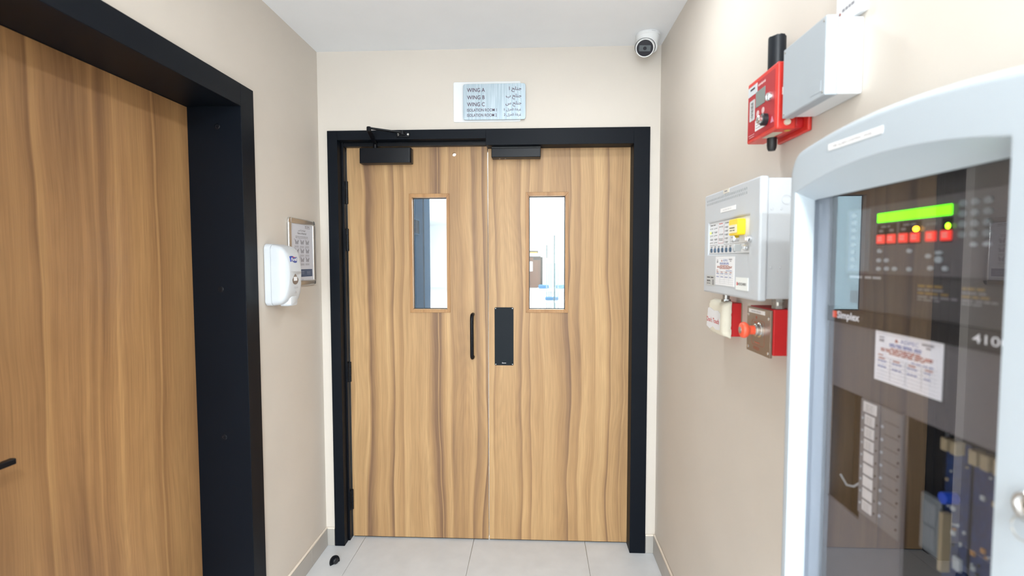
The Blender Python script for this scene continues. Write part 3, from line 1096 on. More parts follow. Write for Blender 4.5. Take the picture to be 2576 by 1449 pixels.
for a0, a1, z0, z1 in ((-1.079, -1.145, 1.5975, 1.5982), (-1.2455, -1.376, 1.5975, 1.5982), (-1.198, -1.2385, 1.5975, 1.5982), (-1.1975, -1.1982, 1.5975, 1.660), (-1.2448, -1.2455, 1.5975, 1.660)):
    flat(bm, FW, rrect(a0, a1, z0, z1), 0.0004)
bars(bm, FW, -1.300, -1.325, 1.5965-0.003, 0.0013, 0.0004, 2)
bars(bm, FW, -1.345, -1.375, 1.5965-0.003, 0.0013, 0.0004, 3)
obj('print', bm, INKD, face)
bm = bmesh.new()
bars(bm, FW, -1.158, -1.188, 1.6575, 0.0022, 0.0004, 2)
for a0, a1, z0, z1 in ((-1.1515, -1.1523, 1.602, 1.655), (-1.1515, -1.192, 1.602, 1.6028), (-1.1912, -1.192, 1.602, 1.655)):
    flat(bm, FW, rrect(a0, a1, z0, z1), 0.0004)
obj('red_print', bm, INKRED, face)
obj('green_indicator', P(FW, circ(-1.083, 1.6355, 0.0034, 12), 0.0002, 0.001), GREENL, face)
btn = None
for k in range(7):
    a = -1.096-0.0303*k
    bm = bmesh.new()
    lathe(bm, FW(a, 1.582, 0), (-1, 0, 0), [(0, 0), (0.0068, 0), (0.0068, 0.0022), (0.0058, 0.003), (0, 0.003)], 16)
    obj('button', bm, BLUEBTN, face)
# yellow tag, key switches and key
tagd = obj('yellow_key_tag', loft(FW, [(0.0005, -1.286, -1.349, 1.618, 1.660, 0.007), (0.020, -1.286, -1.349, 1.618, 1.660, 0.007)]), YELLOW, face, bevel=0.001)
obj('tag_sticker', P(FW, rrect(-1.289, -1.343, 1.624, 1.645, 0.003), 0.0205, 0.0212), mat('cream_sticker', (0.85, 0.79, 0.58), 0.6), tagd)
bm = bmesh.new()
bars(bm, FW, -1.294, -1.338, 1.636, 0.0025, 0.0215, 1)
bars(bm, FW, -1.297, -1.333, 1.6295, 0.002, 0.0215, 2)
obj('tag_print', bm, INKD, tagd)


def keylock(a, z, r, F, parent, name='key_switch', h=0.012):
    bm = bmesh.new()
    lathe(bm, F(a, z, 0), (-1, 0, 0), [(0, 0), (r, 0), (r, h*0.6), (r*0.85, h), (r*0.5, h), (r*0.45, h*0.85), (0, h*0.85)], 22)
    return obj(name, bm, CHROME, parent)


keylock(-1.302, 1.6105, 0.0085, FW, face)
keylock(-1.391, 1.606, 0.0095, FH, lid, 'lid_lock')
k2 = keylock(-1.367, 1.5845, 0.0075, FW, face)
obj('key', B(0.549, 0.558, -1.368, -1.366, 1.5815, 1.5875), STEEL, face)
obj('key_bow', B(0.531, 0.550, -1.3685, -1.3655, 1.575, 1.593), STEEL, face, bevel=0.0008)
obj('white_strip', P(FH, rrect(-1.177, -1.290, 1.689, 1.7005), 0.0002, 0.0008), STRIPW, lid)
bm = bmesh.new()
bars(bm, FH, -1.197, -1.262, 1.693, 0.003, 0.0011, 4)
obj('print', bm, mat('faint_grey_print', (0.66, 0.66, 0.68), 0.6), lid)
obj('serial_sticker', P(FH, rrect(-1.197, -1.241, 1.7405, 1.752), 0.0002, 0.0008), mat('beige_sticker', (0.70, 0.66, 0.58), 0.6), lid)
bm = bmesh.new()
bars(bm, FH, -1.207, -1.228, 1.744, 0.004, 0.0011, 2)
obj('print', bm, INKG, lid)
# inspection sticker


def inspection_sheet(F, a0, a1, z0, z1, parent, n=0.0002, wide=False):
    """a0 = left edge, a1 = right edge in reading direction"""
    sh_ = obj('inspection_sticker', P(F, rrect(a0, a1, z0, z1), n, n+0.0007), PAPER, parent)
    m_ = n+0.0010
    W_, H_ = a1-a0, z1-z0

    def A(t): return a0+W_*t

    def Z(t): return z0+H_*t
    hh = H_*0.016
    dk, bl, rd, hw = bmesh.new(), bmesh.new(), bmesh.new(), bmesh.new()
    flat(dk, F, rrect(A(0.04), A(0.95), Z(0.945), Z(0.948)), m_)
    for k, c in ((0.87, 0.0), (0.82, 0.0), (0.79, 0.0)):
        bars(dk, F, A(0.07), A(0.17), Z(k), hh*1.4, m_, 1)
    bars(dk, F, A(0.72), A(0.92), Z(0.885), hh*2.2, m_, 1)
    bars(dk, F, A(0.78), A(0.86), Z(0.83), hh*2.0, m_, 1)
    obj('lettering', text_bm('ADPEC', F, A(0.41), Z(0.83), A(0.68), Z(0.905), n=m_), INKB, sh_)
    flat(rd, F, [(A(0.32), Z(0.83)), (A(0.38), Z(0.83)), (A(0.35), Z(0.905))], m_)
    bars(bl, F, A(0.24), A(0.74), Z(0.765), hh*1.6, m_, 4)
    bars(bl, F, A(0.24), A(0.74), Z(0.73), hh*1.4, m_, 5)
    for z, p, q in ((0.68, 0.26, 0.72), (0.645, 0.10, 0.90), (0.61, 0.10, 0.90), (0.575, 0.24, 0.78)):
        bars(rd, F, A(p), A(q), Z(z), hh*1.4, m_, 7)
    bars(rd, F, A(0.06), A(0.16), Z(0.515), hh*1.2, m_, 1)
    bars(bl, F, A(0.58), A(0.9), Z(0.51), hh*1.2, m_, 4)
    for k in range(4):
        bars(rd, F, A(0.07+0.235*k), A(0.20+0.235*k), Z(0.448), hh*1.4, m_, 1)
    for k, z in enumerate((0.385, 0.275)):
        for c_ in range(4):
            bars(hw, F, A(0.06+0.235*c_), A(0.21+0.235*c_-(0.06 if c_ == 3 else 0)), Z(z+0.01), hh*1.5, m_, 3)
    for k in range(7):
        z = 0.485-0.07*k+(0 if k < 2 else 0)
        flat(dk, F, rrect(A(0.04), A(0.95), Z(z), Z(z)+H_*0.004), m_)
    for t in (0.26, 0.50, 0.73):
        flat(dk, F, rrect(A(t), A(t)+W_*0.005, Z(0.065), Z(0.485)), m_)
    obj('print', dk, INKG, sh_)
    obj('blue_print', bl, INKB, sh_)
    obj('red_print', rd, INKR, sh_)
    obj('handwriting', hw, INKB, sh_)
    return sh_


inspection_sheet(FH, -1.146, -1.291, 1.481, 1.563, lid)
obj('rating_plate', P(FH, rrect(-1.065, -1.143, 1.476, 1.507), 0.0002, 0.0008), mat('rating_plate_grey', (0.50, 0.50, 0.49), 0.5), lid)
bm = bmesh.new()
bars(bm, FH, -1.072, -1.135, 1.4995, 0.003, 0.0011, 2)
for z in (1.491, 1.4885, 1.482):
    bars(bm, FH, -1.072, -1.104, z, 0.0018, 0.0011, 2)
for z in (1.492, 1.488, 1.484, 1.480):
    bars(bm, FH, -1.122, -1.134, z, 0.0024, 0.0011, 1)
obj('print', bm, INKD, lid)
lp = obj('logo_plate', P(FH, rrect(-1.303, -1.383, 1.475, 1.508, 0.002), 0.0002, 0.0014), mat('logo_plate_white', (0.80, 0.82, 0.80), 0.4), lid)
obj('lettering', text_bm('HOCHIKI', FH, -1.317, 1.4875, -1.371, 1.4945, n=0.0018, weight=0.015), INKD, lp)
obj('logo_bar', P(FH, rrect(-1.311, -1.3155, 1.4868, 1.4955), 0.0014, 0.0018), LOGOR, lp)
for x_, z_ in ((0.594, 1.675), (0.616, 1.675), (0.596, 1.535), (0.618, 1.535)):
    screw(hp, (x_, -1.434, z_), (0, -1, 0), 0.0035, PGREY, 'rivet')
bm = bmesh.new()
ring(bm, F_E(-1.434), circ(0.628, 1.697, 0.0115, 24), circ(0.628, 1.697, 0.0100, 24), -0.0004, 0.0012)
obj('knockout', bm, PGREY, hp)

# conduits below it
for (cx_, cy_, z0, z1, lab) in ((0.634, -1.040, 1.4215, 1.4585, 'short steel conduit above the taped-up red call point'), (0.630, -1.400, 1.4325, 1.4585, 'short steel conduit above the red emergency button box')):
    cd = thing('conduit', lab, 'conduit', (cx_, cy_, z0), group='steel conduits under the grey fire panel')
    obj('pipe', C_((cx_, cy_, z0), (cx_, cy_, z1), 0.0105, n=20), STEEL, cd)
    obj('lock_nut', C_((cx_, cy_, z1-0.009), (cx_, cy_, z1-0.001), 0.0145, n=6), STEEL, cd)
    obj('lock_nut', C_((cx_, cy_, z0+0.0005), (cx_, cy_, z0+0.008), 0.0145, n=6), STEEL, cd)

# ------------------------------------------------------------------ taped call point
tc_ = thing('call_point', 'red call point wrapped in masking tape with a handwritten note', 'call point', (XR, -1.022, 1.317))
obj('back_box', B(0.624, XR-0.0003, -1.0925, -0.952, 1.3175, 1.421), REDD, tc_, bevel=0.002)
bm = bmesh.new()
# crumpled tape shell over the front: grid with small folds
nu, nv = 16, 14
random.seed(3)
G = {}
for i in range(nu+1):
    for j in range(nv+1):
        a = -0.945-0.152*i/nu
        z = 1.312+0.114*j/nv
        edge = min(i, nu-i, j, nv-j)
        bulge = 0.010 if edge > 1 else (0.006 if edge == 1 else -0.012)
        G[i, j] = bm.verts.new((0.618-bulge+random.uniform(-0.0012, 0.0012), a+random.uniform(-0.0015, 0.0015), z+random.uniform(-0.002, 0.002)))
for i in range(nu):
    for j in range(nv):
        bm.faces.new((G[i, j], G[i+1, j], G[i+1, j+1], G[i, j+1]))
tp_ = obj('tape_wrap', bm, CREAMTAPE, tc_, smooth=60)
sd = tp_.modifiers.new('thick', 'SOLIDIFY')
sd.thickness = 0.002
sd.offset = 1
FT = F_R(0.6085)
bm = bmesh.new()
note = [(-0.943, 1.335), (-0.975, 1.328), (-1.004, 1.339), (-1.030, 1.331), (-1.064, 1.334), (-1.066, 1.385), (-1.050, 1.394), (-1.015, 1.391), (-0.975, 1.398), (-0.955, 1.395)]
prism(bm, FT, note, 0.0015, 0.0022)
nt_ = obj('paper_note', bm, PAPER, tc_)
obj('lettering', text_bm("Don't Touch", FT, -0.947, 1.351, -1.060, 1.367, n=0.0027, weight=0.006), INKRED, nt_)
obj('torn_edge', P(F_R(XR), [(-1.0895, 1.319), (-1.0935, 1.319), (-1.094, 1.42), (-1.0895, 1.42), (-1.087, 1.40), (-1.0885, 1.375), (-1.0865, 1.355), (-1.088, 1.335)], 0.001, 0.003), CREAM, tc_)

# ------------------------------------------------------------------ emergency button
eb_ = thing('emergency_button', 'orange mushroom push button on a steel plate over a red box', 'push button', (XR, -1.35, 1.312))
obj('back_box', B(0.610, XR-0.0003, -1.424, -1.284, 1.319, 1.432), REDD, eb_, bevel=0.002)
FB = F_R(0.604)
pl = obj('face_plate', P(FB, rrect(-1.280, -1.4195, 1.3115, 1.4295, 0.002), 0.0, -0.0058), PLATE, eb_, bevel=0.0008)
for a in (-1.291, -1.409):
    for z in (1.3225, 1.4085):
        screw(pl, FB(a, z, 0), (-1, 0, 0), 0.0042, CHROME, h=0.002)
bm = bmesh.new()
pts_o, pts_i = rrect(-1.312, -1.388, 1.333, 1.398, 0.008), rrect(-1.3128, -1.3872, 1.3338, 1.3972, 0.0072)
ring(bm, FB, pts_o, pts_i, 0.0001, 0.0004)
bars(bm, FB, -1.325, -1.378, 1.390, 0.003, 0.0005, 2)
bars(bm, FB, -1.330, -1.370, 1.338, 0.003, 0.0005, 1)
flat(bm, FB, circ(-1.340, 1.4045, 0.0045, 10), 0.0005)
obj('print', bm, INKR, pl)
obj('lettering', text_bm('FIREX', FB, -1.326, 1.3205, -1.362, 1.3285, n=0.0005, weight=0.01), INKR, pl)
obj('white_strip', P(FB, rrect(-1.292, -1.389, 1.4145, 1.4245), 0.0002, 0.0008), STRIPW, pl)
obj('lettering', text_bm('MANUAL RELEASE', FB, -1.310, 1.4172, -1.366, 1.4215, n=0.0011), INKG, pl)
bc = FB(-1.362, 1.3745, 0)
bm = bmesh.new()
lathe(bm, bc, (-1, 0, 0), [(0, 0), (0.019, 0), (0.019, 0.003), (0.0155, 0.004), (0.0155, 0.012), (0.0135, 0.0125), (0.0135, 0.016), (0, 0.016)], 26)
obj('collar', bm, CHROME, eb_)
bm = bmesh.new()
lathe(bm, bc, (-1, 0, 0), [(0.0, 0.016), (0.0115, 0.016), (0.0115, 0.028), (0.0175, 0.033), (0.0205, 0.038), (0.0205, 0.043), (0.0185, 0.047), (0.012, 0.0495), (0, 0.050)], 28)
kn = obj('mushroom_head', bm, ORANGE, eb_)
bm = bmesh.new()
lathe(bm, bc, (-1, 0, 0), [(0, 0.0498), (0.0085, 0.0495), (0.0085, 0.0512), (0.007, 0.0516), (0, 0.0516)], 20)
obj('centre_disc', bm, STEEL, kn)
obj('pipe_collar', C_((0.5895, -1.362, 1.3745), (0.6035, -1.362, 1.3745), 0.0105, n=18), REDD, eb_)

# ------------------------------------------------------------------ red detector unit, its pipe and stub
FRd = F_R(0.589)
rd_ = thing('alarm_unit', 'red wall unit with a small grey screen and key lock', 'alarm unit', (XR, -1.375, 1.858))
obj('mounting_plate', B(XR-0.010, XR-0.0003, -1.470, -1.318, 1.850, 1.985), RED, rd_, bevel=0.003)
obj('neck', B(0.632, XR-0.008, -1.452, -1.330, 1.861, 1.975), REDD, rd_, bevel=0.006)
body = obj('body', P(FRd, rrect(-1.290, -1.458, 1.8575, 2.0115, 0.004), 0.0, -0.045), RED, rd_, bevel=0.005, seg=3)
obj('face_film', P(FRd, rrect(-1.296, -1.446, 1.866, 2.0, 0.003), 0.0001, 0.0006), REDFACE, rd_)
obj('label_sticker', P(FRd, rrect(-1.2965, -1.350, 1.9755, 1.999), 0.0007, 0.0012), mat('grey_sticker', (0.60, 0.64, 0.68), 0.5), rd_)
bm = bmesh.new()
bars(bm, FRd, -1.310, -1.337, 1.988, 0.005, 0.0015, 1, gap=0)
obj('print', bm, INKD, rd_)
bm = bmesh.new()
bars(bm, FRd, -1.356, -1.399, 1.9865, 0.0055, 0.0008, 5, gap=0.3)
bars(bm, FRd, -1.302, -1.345, 1.8745, 0.0012, 0.0008, 1)
bars(bm, FRd, -1.306, -1.342, 1.869, 0.0012, 0.0008, 1)
obj('white_print', bm, mat('pinkish_white_print', (0.75, 0.55, 0.56), 0.6), rd_)
obj('screen', P(FRd, rrect(-1.3435, -1.396, 1.937, 1.976), 0.0007, 0.0016), LCDGREY, rd_)
keylock(-1.427, 1.940, 0.0105, FRd, rd_, 'key_lock', 0.010)
obj('barcode_label', P(FRd, rrect(-1.306, -1.337, 1.911, 1.963, 0.003), 0.0007, 0.0012), mat('barcode_grey', (0.55, 0.56, 0.57), 0.5), rd_)
bm = bmesh.new()
for k in range(12):
    z = 1.918+0.0033*k
    flat(bm, FRd, rrect(-1.316+0.002*math.sin(k*2.3), -1.329, z, z+0.0008+0.0012*((k*7) % 3)/2), 0.0015)
obj('barcode_print', bm, INKD, rd_)
for a in (-1.356, -1.386):
    obj('round_key', P(FRd, circ(a, 1.9205, 0.0075, 16), 0.0007, 0.0013), mat('pale_pink_key', (0.72, 0.52, 0.53), 0.5), rd_)
bm = bmesh.new()
lathe(bm, FRd(-1.404, 1.893, 0), (-1, 0, 0), [(0, 0), (0.0145, 0), (0.0145, 0.011), (0.0125, 0.013), (0, 0.013)], 22)
kl = obj('switch_body', bm, BLACKPL, rd_)
bm = bmesh.new()
lathe(bm, FRd(-1.404, 1.893, 0), (-1, 0, 0), [(0, 0.013), (0.0095, 0.013), (0.0095, 0.020), (0.0075, 0.022), (0.003, 0.022), (0.0028, 0.019), (0, 0.019)], 20)
obj('switch_core', bm, CHROME, kl)
obj('instruction_label', P(FRd, rrect(-1.342, -1.404, 1.879, 1.905), 0.0007, 0.0012), PAPER, rd_)
bm = bmesh.new()
for z in (1.898, 1.891, 1.884):
    bars(bm, FRd, -1.348, -1.380, z, 0.002, 0.0015, 3)
obj('print', bm, INKG, rd_)
obj('warning_mark', P(FRd, [(-1.428, 1.878), (-1.444, 1.878), (-1.436, 1.892)], 0.0007, 0.0012), mat('pinkish_mark', (0.62, 0.25, 0.35), 0.6), rd_)
obj('side_latch', B(0.600, 0.611, -1.4605, -1.4575, 1.935, 1.952), STRIPW, rd_, bevel=0.001)
obj('side_plug', C_((0.612, -1.4575, 1.872), (0.612, -1.464, 1.872), 0.007, n=14), mat('cream_plug', (0.7, 0.64, 0.52), 0.5), rd_)
FU = lambda a, z, n=0.0: Vector((z, a, 1.8575-n))
obj('rating_label', P(FU, rrect(-1.365, -1.425, 0.596, 0.618), 0.0002, 0.0008), mat('cream_label', (0.62, 0.56, 0.44), 0.6), rd_)
obj('yellow_seal', P(FU, circ(-1.440, 0.622, 0.007, 16), 0.0002, 0.0008), GOLD, rd_)
pip = thing('black_pipe', 'thick black pipe stump rising from the red wall unit', 'pipe', (0.629, -1.362, 2.013))
bm = bmesh.new()
nseg = 28
ro, ri = 0.0205, 0.017
rowsp = []
for (rr, zz, jag) in ((ro, 2.013, 0), (ro, 2.104, 1), (ri, 2.104, 1), (ri, 2.020, 0)):
    rowsp.append([bm.verts.new((0.629+rr*math.cos(2*PI*i/nseg), -1.362+rr*math.sin(2*PI*i/nseg), zz+(jag*random.uniform(-0.0015, 0.0015)))) for i in range(nseg)])
for s in range(3):
    for i in range(nseg):
        j = (i+1) % nseg
        bm.faces.new((rowsp[s][i], rowsp[s][j], rowsp[s+1][j], rowsp[s+1][i]))
bm.faces.new(rowsp[3])
obj('pipe_wall', bm, mat('black_pvc', (0.008, 0.011, 0.016), 0.38, spec=0.3), pip)
stb = thing('cable_gland', 'short black cable stub under the red wall unit', 'cable gland', (0.622, -1.366, 1.824))
bm = bmesh.new()
lathe(bm, (0.620, -1.366, 1.8572), (0, 0, -1), [(0, 0), (0.0115, 0), (0.0115, 0.018), (0.0105, 0.026), (0.008, 0.0315), (0, 0.033)], 22)
obj('gland_body', bm, BLACKPL, stb)

# ------------------------------------------------------------------ grey junction boxes
jb = thing('junction_box', 'pale grey plastic junction box overlapping the red wall unit', 'junction box', (XR, -1.567, 1.874))
obj('box_body', B(0.6165, XR-0.0003, -1.650, -1.484, 1.876, 2.0225), WHITE, jb, bevel=0.003)
FJb = F_R(0.591)
jl = obj('box_lid', P(FJb, rrect(-1.480, -1.653, 1.8735, 2.0255, 0.002), 0.0, -0.024), LGREY, jb, bevel=0.0025)
for a in (-1.488, -1.645):
    for z in (1.8815, 2.0175):
        screw(jl, FJb(a, z, 0.0), (-1, 0, 0), 0.0028, STEEL)
obj('embossed_label', P(FJb, rrect(-1.600, -1.640, 1.884, 1.905), 0.0, 0.0006), LGREY, jl)
jb2 = thing('junction_box', 'small white wall plate above the grey junction box at the top edge', 'junction box', (XR, -1.62, 2.03))
obj('plate_body', P(F_R(XR), rrect(-1.576, -1.662, 2.029, 2.115, 0.003), 0.0003, 0.013), WHITE, jb2, bevel=0.0015)
obj('red_indicator', P(F_R(XR), circ(-1.590, 2.052, 0.0030, 12), 0.0130, 0.0138), mat('brown_red_indicator', (0.25, 0.06, 0.04), 0.5), jb2)
bm = bmesh.new()
bars(bm, F_R(XR), -1.597, -1.640, 2.0525, 0.006, 0.0133, 4)
obj('print', bm, INKG, jb2)

# ------------------------------------------------------------------ large fire alarm cabinet
CX, GX, IX = 0.514, 0.549, 0.585      # bezel front, glass, inner panel
cb = thing('fire_alarm_cabinet', 'large pale blue-grey alarm cabinet with a smoked glass door', 'fire panel', (XR, -1.96, 0.79))
oy0, oy1, ozb = -1.685, -2.245, 0.79
iy0, iy1, izb = -1.708, -2.147, 0.86
MT = 36
inner, glass_o, outer = [], [], []
for i in range(MT+1):
    t = i/MT
    y = iy0+(iy1-iy0)*t
    inner.append((y, 1.679+0.0245*(1-(2*t-1)**2)))
    glass_o.append((y, 1.666))
    # outer outline, with rounded shoulders
    yo = oy0+(oy1-oy0)*(0.5-0.5*math.cos(PI*t))
    zo = 1.737+0.030*(1-((yo+1.915)/0.29)**2)
    d0 = abs(yo-oy0)
    d1_ = abs(yo-oy1)
    rr = 0.034
    for dd in (d0, d1_):
        if dd < rr:
            zo -= rr-math.sqrt(max(0, rr*rr-(rr-dd)**2))
    outer.append((yo, zo))


def closed(top, y0, y1, zb):
    k = 8
    left = [(y0, zb+(top[0][1]-zb)*j/k) for j in range(k)]
    right = [(y1, zb+(top[-1][1]-zb)*(k-1-j)/k) for j in range(k)]
    bot = [(y1+(y0-y1)*j/6, zb) for j in range(1, 6)]
    return left+top+right+bot


O_, I_, G_ = closed(outer, oy0, oy1, ozb), closed(inner, iy0, iy1, izb), closed(glass_o, iy0, iy1, izb)
ctr = (-1.965, 1.28)


def inset(pts, d):
    out = []
    for y, z in pts:
        sy = 1-d/0.28
        sz = 1-d/0.48
        out.append((ctr[0]+(y-ctr[0])*sy, ctr[1]+(z-ctr[1])*sz))
    return out


bm = bmesh.new()
rows = []
for pts, x in ((O_, 0.604), (O_, 0.524), (inset(O_, 0.002), 0.518), (inset(O_, 0.007), 0.5145), (inset(O_, 0.012), CX), (I_, CX), (inset(I_, 0.0015), CX+0.001), (inset(I_, 0.0025), CX+0.003), (inset(G_, 0.0025), GX)):
    rows.append([bm.verts.new((x, p[0], p[1])) for p in pts])
k = len(O_)
for s in range(len(rows)-1):
    for i in range(k):
        j = (i+1) % k
        bm.faces.new((rows[s][i], rows[s][j], rows[s+1][j], rows[s+1][i]))
bz = obj('door_bezel', bm, BEZEL, cb, smooth=30)
obj('window_glass', P(F_R(GX), rrect(iy0-0.001, iy1+0.001, izb+0.001, 1.6655), 0.0, -0.004), SMOKE, cb)
bm = bmesh.new()
for a in ((0.655, XR-0.0003, oy1+0.004, oy0-0.004, ozb+0.004, 1.722), (0.604, 0.655, oy0-0.008, oy0-0.004, ozb+0.004, 1.722), (0.604, 0.655, oy1+0.004, oy1+0.008, ozb+0.004, 1.722), (0.604, 0.655, oy1+0.008, oy0-0.008, 1.718, 1.722), (0.604, 0.655, oy1+0.008, oy0-0.008, ozb+0.004, ozb+0.008)):
    box(bm, *a)
obj('back_box', bm, mat('back_box_dark', (0.05, 0.05, 0.05), 0.6), cb)
ls = obj('name_strip', P(F_R(CX), [(-1.815, 1.7325), (-1.949, 1.7295), (-1.949, 1.7395), (-1.815, 1.743)], 0.0002, 0.0008), STRIPW, bz)
obj('lettering', text_bm('FIRE ALARM CONTROL  PANEL', lambda a, z, n=0.0: Vector((CX-n, a, z-0.0235*(-1.828-a))), -1.828, 1.7350, -1.928, 1.7395, n=0.0011), INKG, ls)
bm = bmesh.new()
lathe(bm, (CX, -2.187, 1.312), (-1, 0, 0), [(0, 0), (0.016, 0), (0.016, 0.004), (0.0135, 0.007), (0.010, 0.007), (0.0095, 0.004), (0, 0.004)], 28)
lk = obj('door_lock', bm, CHROME, bz)
obj('lock_slot', P(F_R(CX), rrect(-2.184, -2.190, 1.310, 1.314), 0.0035, 0.0045), BLACKPL, lk)
bm = bmesh.new()
tube(bm, [(CX-0.008, -2.187+0.011*math.cos(t), 1.290+0.011*math.sin(t)) for t in [PI*2*i/22 for i in range(22)]], 0.0011, 8)
obj('key_ring', bm, STEEL, lk)

FI = F_R(IX)
# upper inner door: operator interface
up_ = obj('operator_door', holed(FI, -2.150, -1.704, 1.468, 1.70, [], 0.0, -0.006), DPANEL2, cb)
pn = obj('operator_panel', P(FI, rrect(-1.755, -2.120, 1.530, 1.640, 0.003), 0.0001, 0.0025), DPANEL, up_)
pf = 0.0027
obj('display', P(FI, rrect(-1.838, -1.987, 1.6125, 1.6265), pf, pf+0.001), LCDG, pn)
for a0, a1 in ((-1.838, -1.882), (-1.8885, -1.933), (-1.9705, -1.9885)):
    obj('key_surround', P(FI, rrect(a0, a1, 1.5765, 1.6095), pf, pf+0.0005), DBLACK, pn)
bm = bmesh.new()
for a0, a1 in ((-1.848, -1.870), (-1.897, -1.926)):
    bars(bm, FI, a0, a1, 1.6035, 0.003, pf+0.001, 2)
for a in (-1.849, -1.873, -1.899, -1.923):
    bars(bm, FI, a+0.006, a-0.006, 1.5965, 0.004, pf+0.001, 1)
bars(bm, FI, -1.943, -1.965, 1.601, 0.003, pf+0.001, 2)
obj('print', bm, mat('dim_grey_print', (0.20, 0.20, 0.21), 0.6), pn)
for a in (-1.849, -1.873, -1.899, -1.923, -1.953, -1.980):
    kb = obj('red_key', P(FI, rrect(a+0.0085, a-0.0085, 1.5785, 1.5925, 0.0015, 3), pf, pf+0.003), REDB, pn)
    bm = bmesh.new()
    bars(bm, FI, a+0.005, a-0.005, 1.5868, 0.0022, pf+0.0034, 2)
    bars(bm, FI, a+0.005, a-0.005, 1.5828, 0.0022, pf+0.0034, 2)
    obj('key_print', bm, mat('pink_print', (0.85, 0.5, 0.45), 0.6), kb)
obj('amber_light', P(FI, circ(-1.924, 1.5975, 0.0052, 14, 0.0034), pf+0.0008, pf+0.0016), AMBER, pn)
obj('green_light', P(FI, circ(-1.982, 1.598, 0.0034, 14), pf+0.0008, pf+0.0016), GREENL, pn)


def small_key(a, z, w=0.0045, h=0.0032, m=KEYG, name='small_key'):
    return obj(name, P(FI, circ(a, z, w, 14, h), pf, pf+0.0022), m, pn)


for r_ in range(4):
    for c_ in range(3):
        small_key(-2.005-0.0187*c_, 1.6255-0.0134*r_, 0.0058, 0.0043, mat('keypad_key', (0.22, 0.25, 0.26), 0.5), 'keypad_key')
small_key(-2.024, 1.572, 0.005, 0.003)
small_key(-2.043, 1.572, 0.0055, 0.003)
for a, z in ((-1.846, 1.567), (-1.912, 1.566), (-1.949, 1.558), (-1.845, 1.552), (-1.863, 1.552), (-1.845, 1.5385), (-1.864, 1.539), (-1.882, 1.539), (-1.913, 1.539), (-1.954, 1.541), (-1.980, 1.541)):
    small_key(a, z)
small_key(-1.968, 1.5625, 0.006, 0.0025)
small_key(-1.968, 1.553, 0.0062, 0.0045)
obj('zone_strip', P(FI, rrect(-1.763, -1.820, 1.534, 1.637), pf, pf+0.0006), mat('zone_strip_grey', (0.15, 0.17, 0.18), 0.5), pn)
for r_ in range(8):
    obj('zone_key', P(FI, circ(-1.778, 1.629-0.0125*r_, 0.0062, 14, 0.0036), pf+0.0006, pf+0.0022), mat('zone_key_grey', (0.26, 0.29, 0.30), 0.5), pn)
bm = bmesh.new()
bars(bm, FI, -1.764, -1.851, 1.5215, 0.004, 0.0004, 3)
obj('caption_print', bm, mat('grey_caption', (0.35, 0.36, 0.37), 0.6), up_)
bmg, bmw = bmesh.new(), bmesh.new()
for a0, a1 in ((-1.927, -2.000), (-2.005, -2.06)):
    bars(bmg, FI, a0, a0+(a1-a0)*0.66, 1.5135, 0.0035, 0.0004, 3)
    bars(bmw, FI, a0, a0+(a1-a0)*0.70, 1.5085, 0.0028, 0.0004, 3)
    bars(bmg, FI, a0, a0+(a1-a0)*0.8, 1.5035, 0.003, 0.0004, 3)
    bars(bmw, FI, a0, a1, 1.4985, 0.0028, 0.0004, 4)
    bars(bmw, FI, a0, a0+(a1-a0)*0.6, 1.4945, 0.0022, 0.0004, 3)
obj('gold_print', bmg, mat('gold_print', (0.24, 0.16, 0.05), 0.6), up_)
obj('white_print', bmw, mat('dim_white_print', (0.20, 0.20, 0.21), 0.6), up_)
# brand strip
bs = obj('name_band', P(FI, rrect(-1.704, -2.150, 1.4395, 1.4675), 0.003, -0.006), DBLACK, cb)
LGL = mat('silver_lettering', (0.85, 0.86, 0.88), 0.5)
obj('lettering', text_bm('Simplex', FI, -1.7355, 1.4435, -1.8000, 1.4605, n=0.0035, weight=0.025), LGL, bs)
obj('logo_mark', P(FI, rrect(-1.7215, -1.7335, 1.4475, 1.4595), 0.003, 0.0036), mat('logo_orange_red', (0.75, 0.08, 0.03), 0.5, emit=0.15), bs)
obj('lettering', text_bm('4100ES', FI, -2.028, 1.4485, -2.105, 1.4605, n=0.0035, weight=0.006), LGL, bs)
# lower inner door with module openings
lo_ = obj('module_door', holed(FI, -2.150, -1.704, 0.86, 1.439, [(-1.811, -1.7135, 1.108, 1.321), (-2.150, -1.912, 0.90, 1.321)], 0.0, -0.005), DPANEL, cb)
inspection_sheet(FI, -1.840, -1.980, 1.3595, 1.4395, lo_, n=0.0004)
lc = obj('label_column', P(FI, rrect(-1.8125, -1.859, 1.125, 1.320), 0.0002, 0.003), mat('column_grey', (0.17, 0.165, 0.17), 0.55), lo_)
PALE = mat('pale_label', (0.62, 0.60, 0.58), 0.6)
for r_ in range(9):
    z = 1.3085-0.0208*r_
    w_ = 0.016 if r_ == 0 else 0.0118
    lb = obj('slot_label', P(FI, rrect(-1.8365+w_, -1.8365-w_, z-0.0085, z+0.0085), 0.0032, 0.0042), PALE, lc)
    if r_ in (0, 1, 2, 3, 8):
        bm = bmesh.new()
        for k in range(3):
            bars(bm, FI, -1.8365+w_*0.6, -1.8365-w_*0.6, z+0.003-0.004*k, 0.0015, 0.0046, 2)
        obj('label_print', bm, mat('faint_print', (0.38, 0.37, 0.36), 0.6), lb)
    if r_:
        obj('slot_light', P(FI, circ(-1.8185, z, 0.0022, 10), 0.0032, 0.004), KEYG, lc)
        obj('slot_light', P(FI, circ(-1.8545, z-0.002, 0.0016, 10), 0.0032, 0.004), DBLACK, lc)
bl_ = obj('blank_column', P(FI, rrect(-1.863, -1.9105, 1.125, 1.320), 0.0002, 0.003), mat('blank_grey', (0.16, 0.155, 0.155), 0.55), lo_)
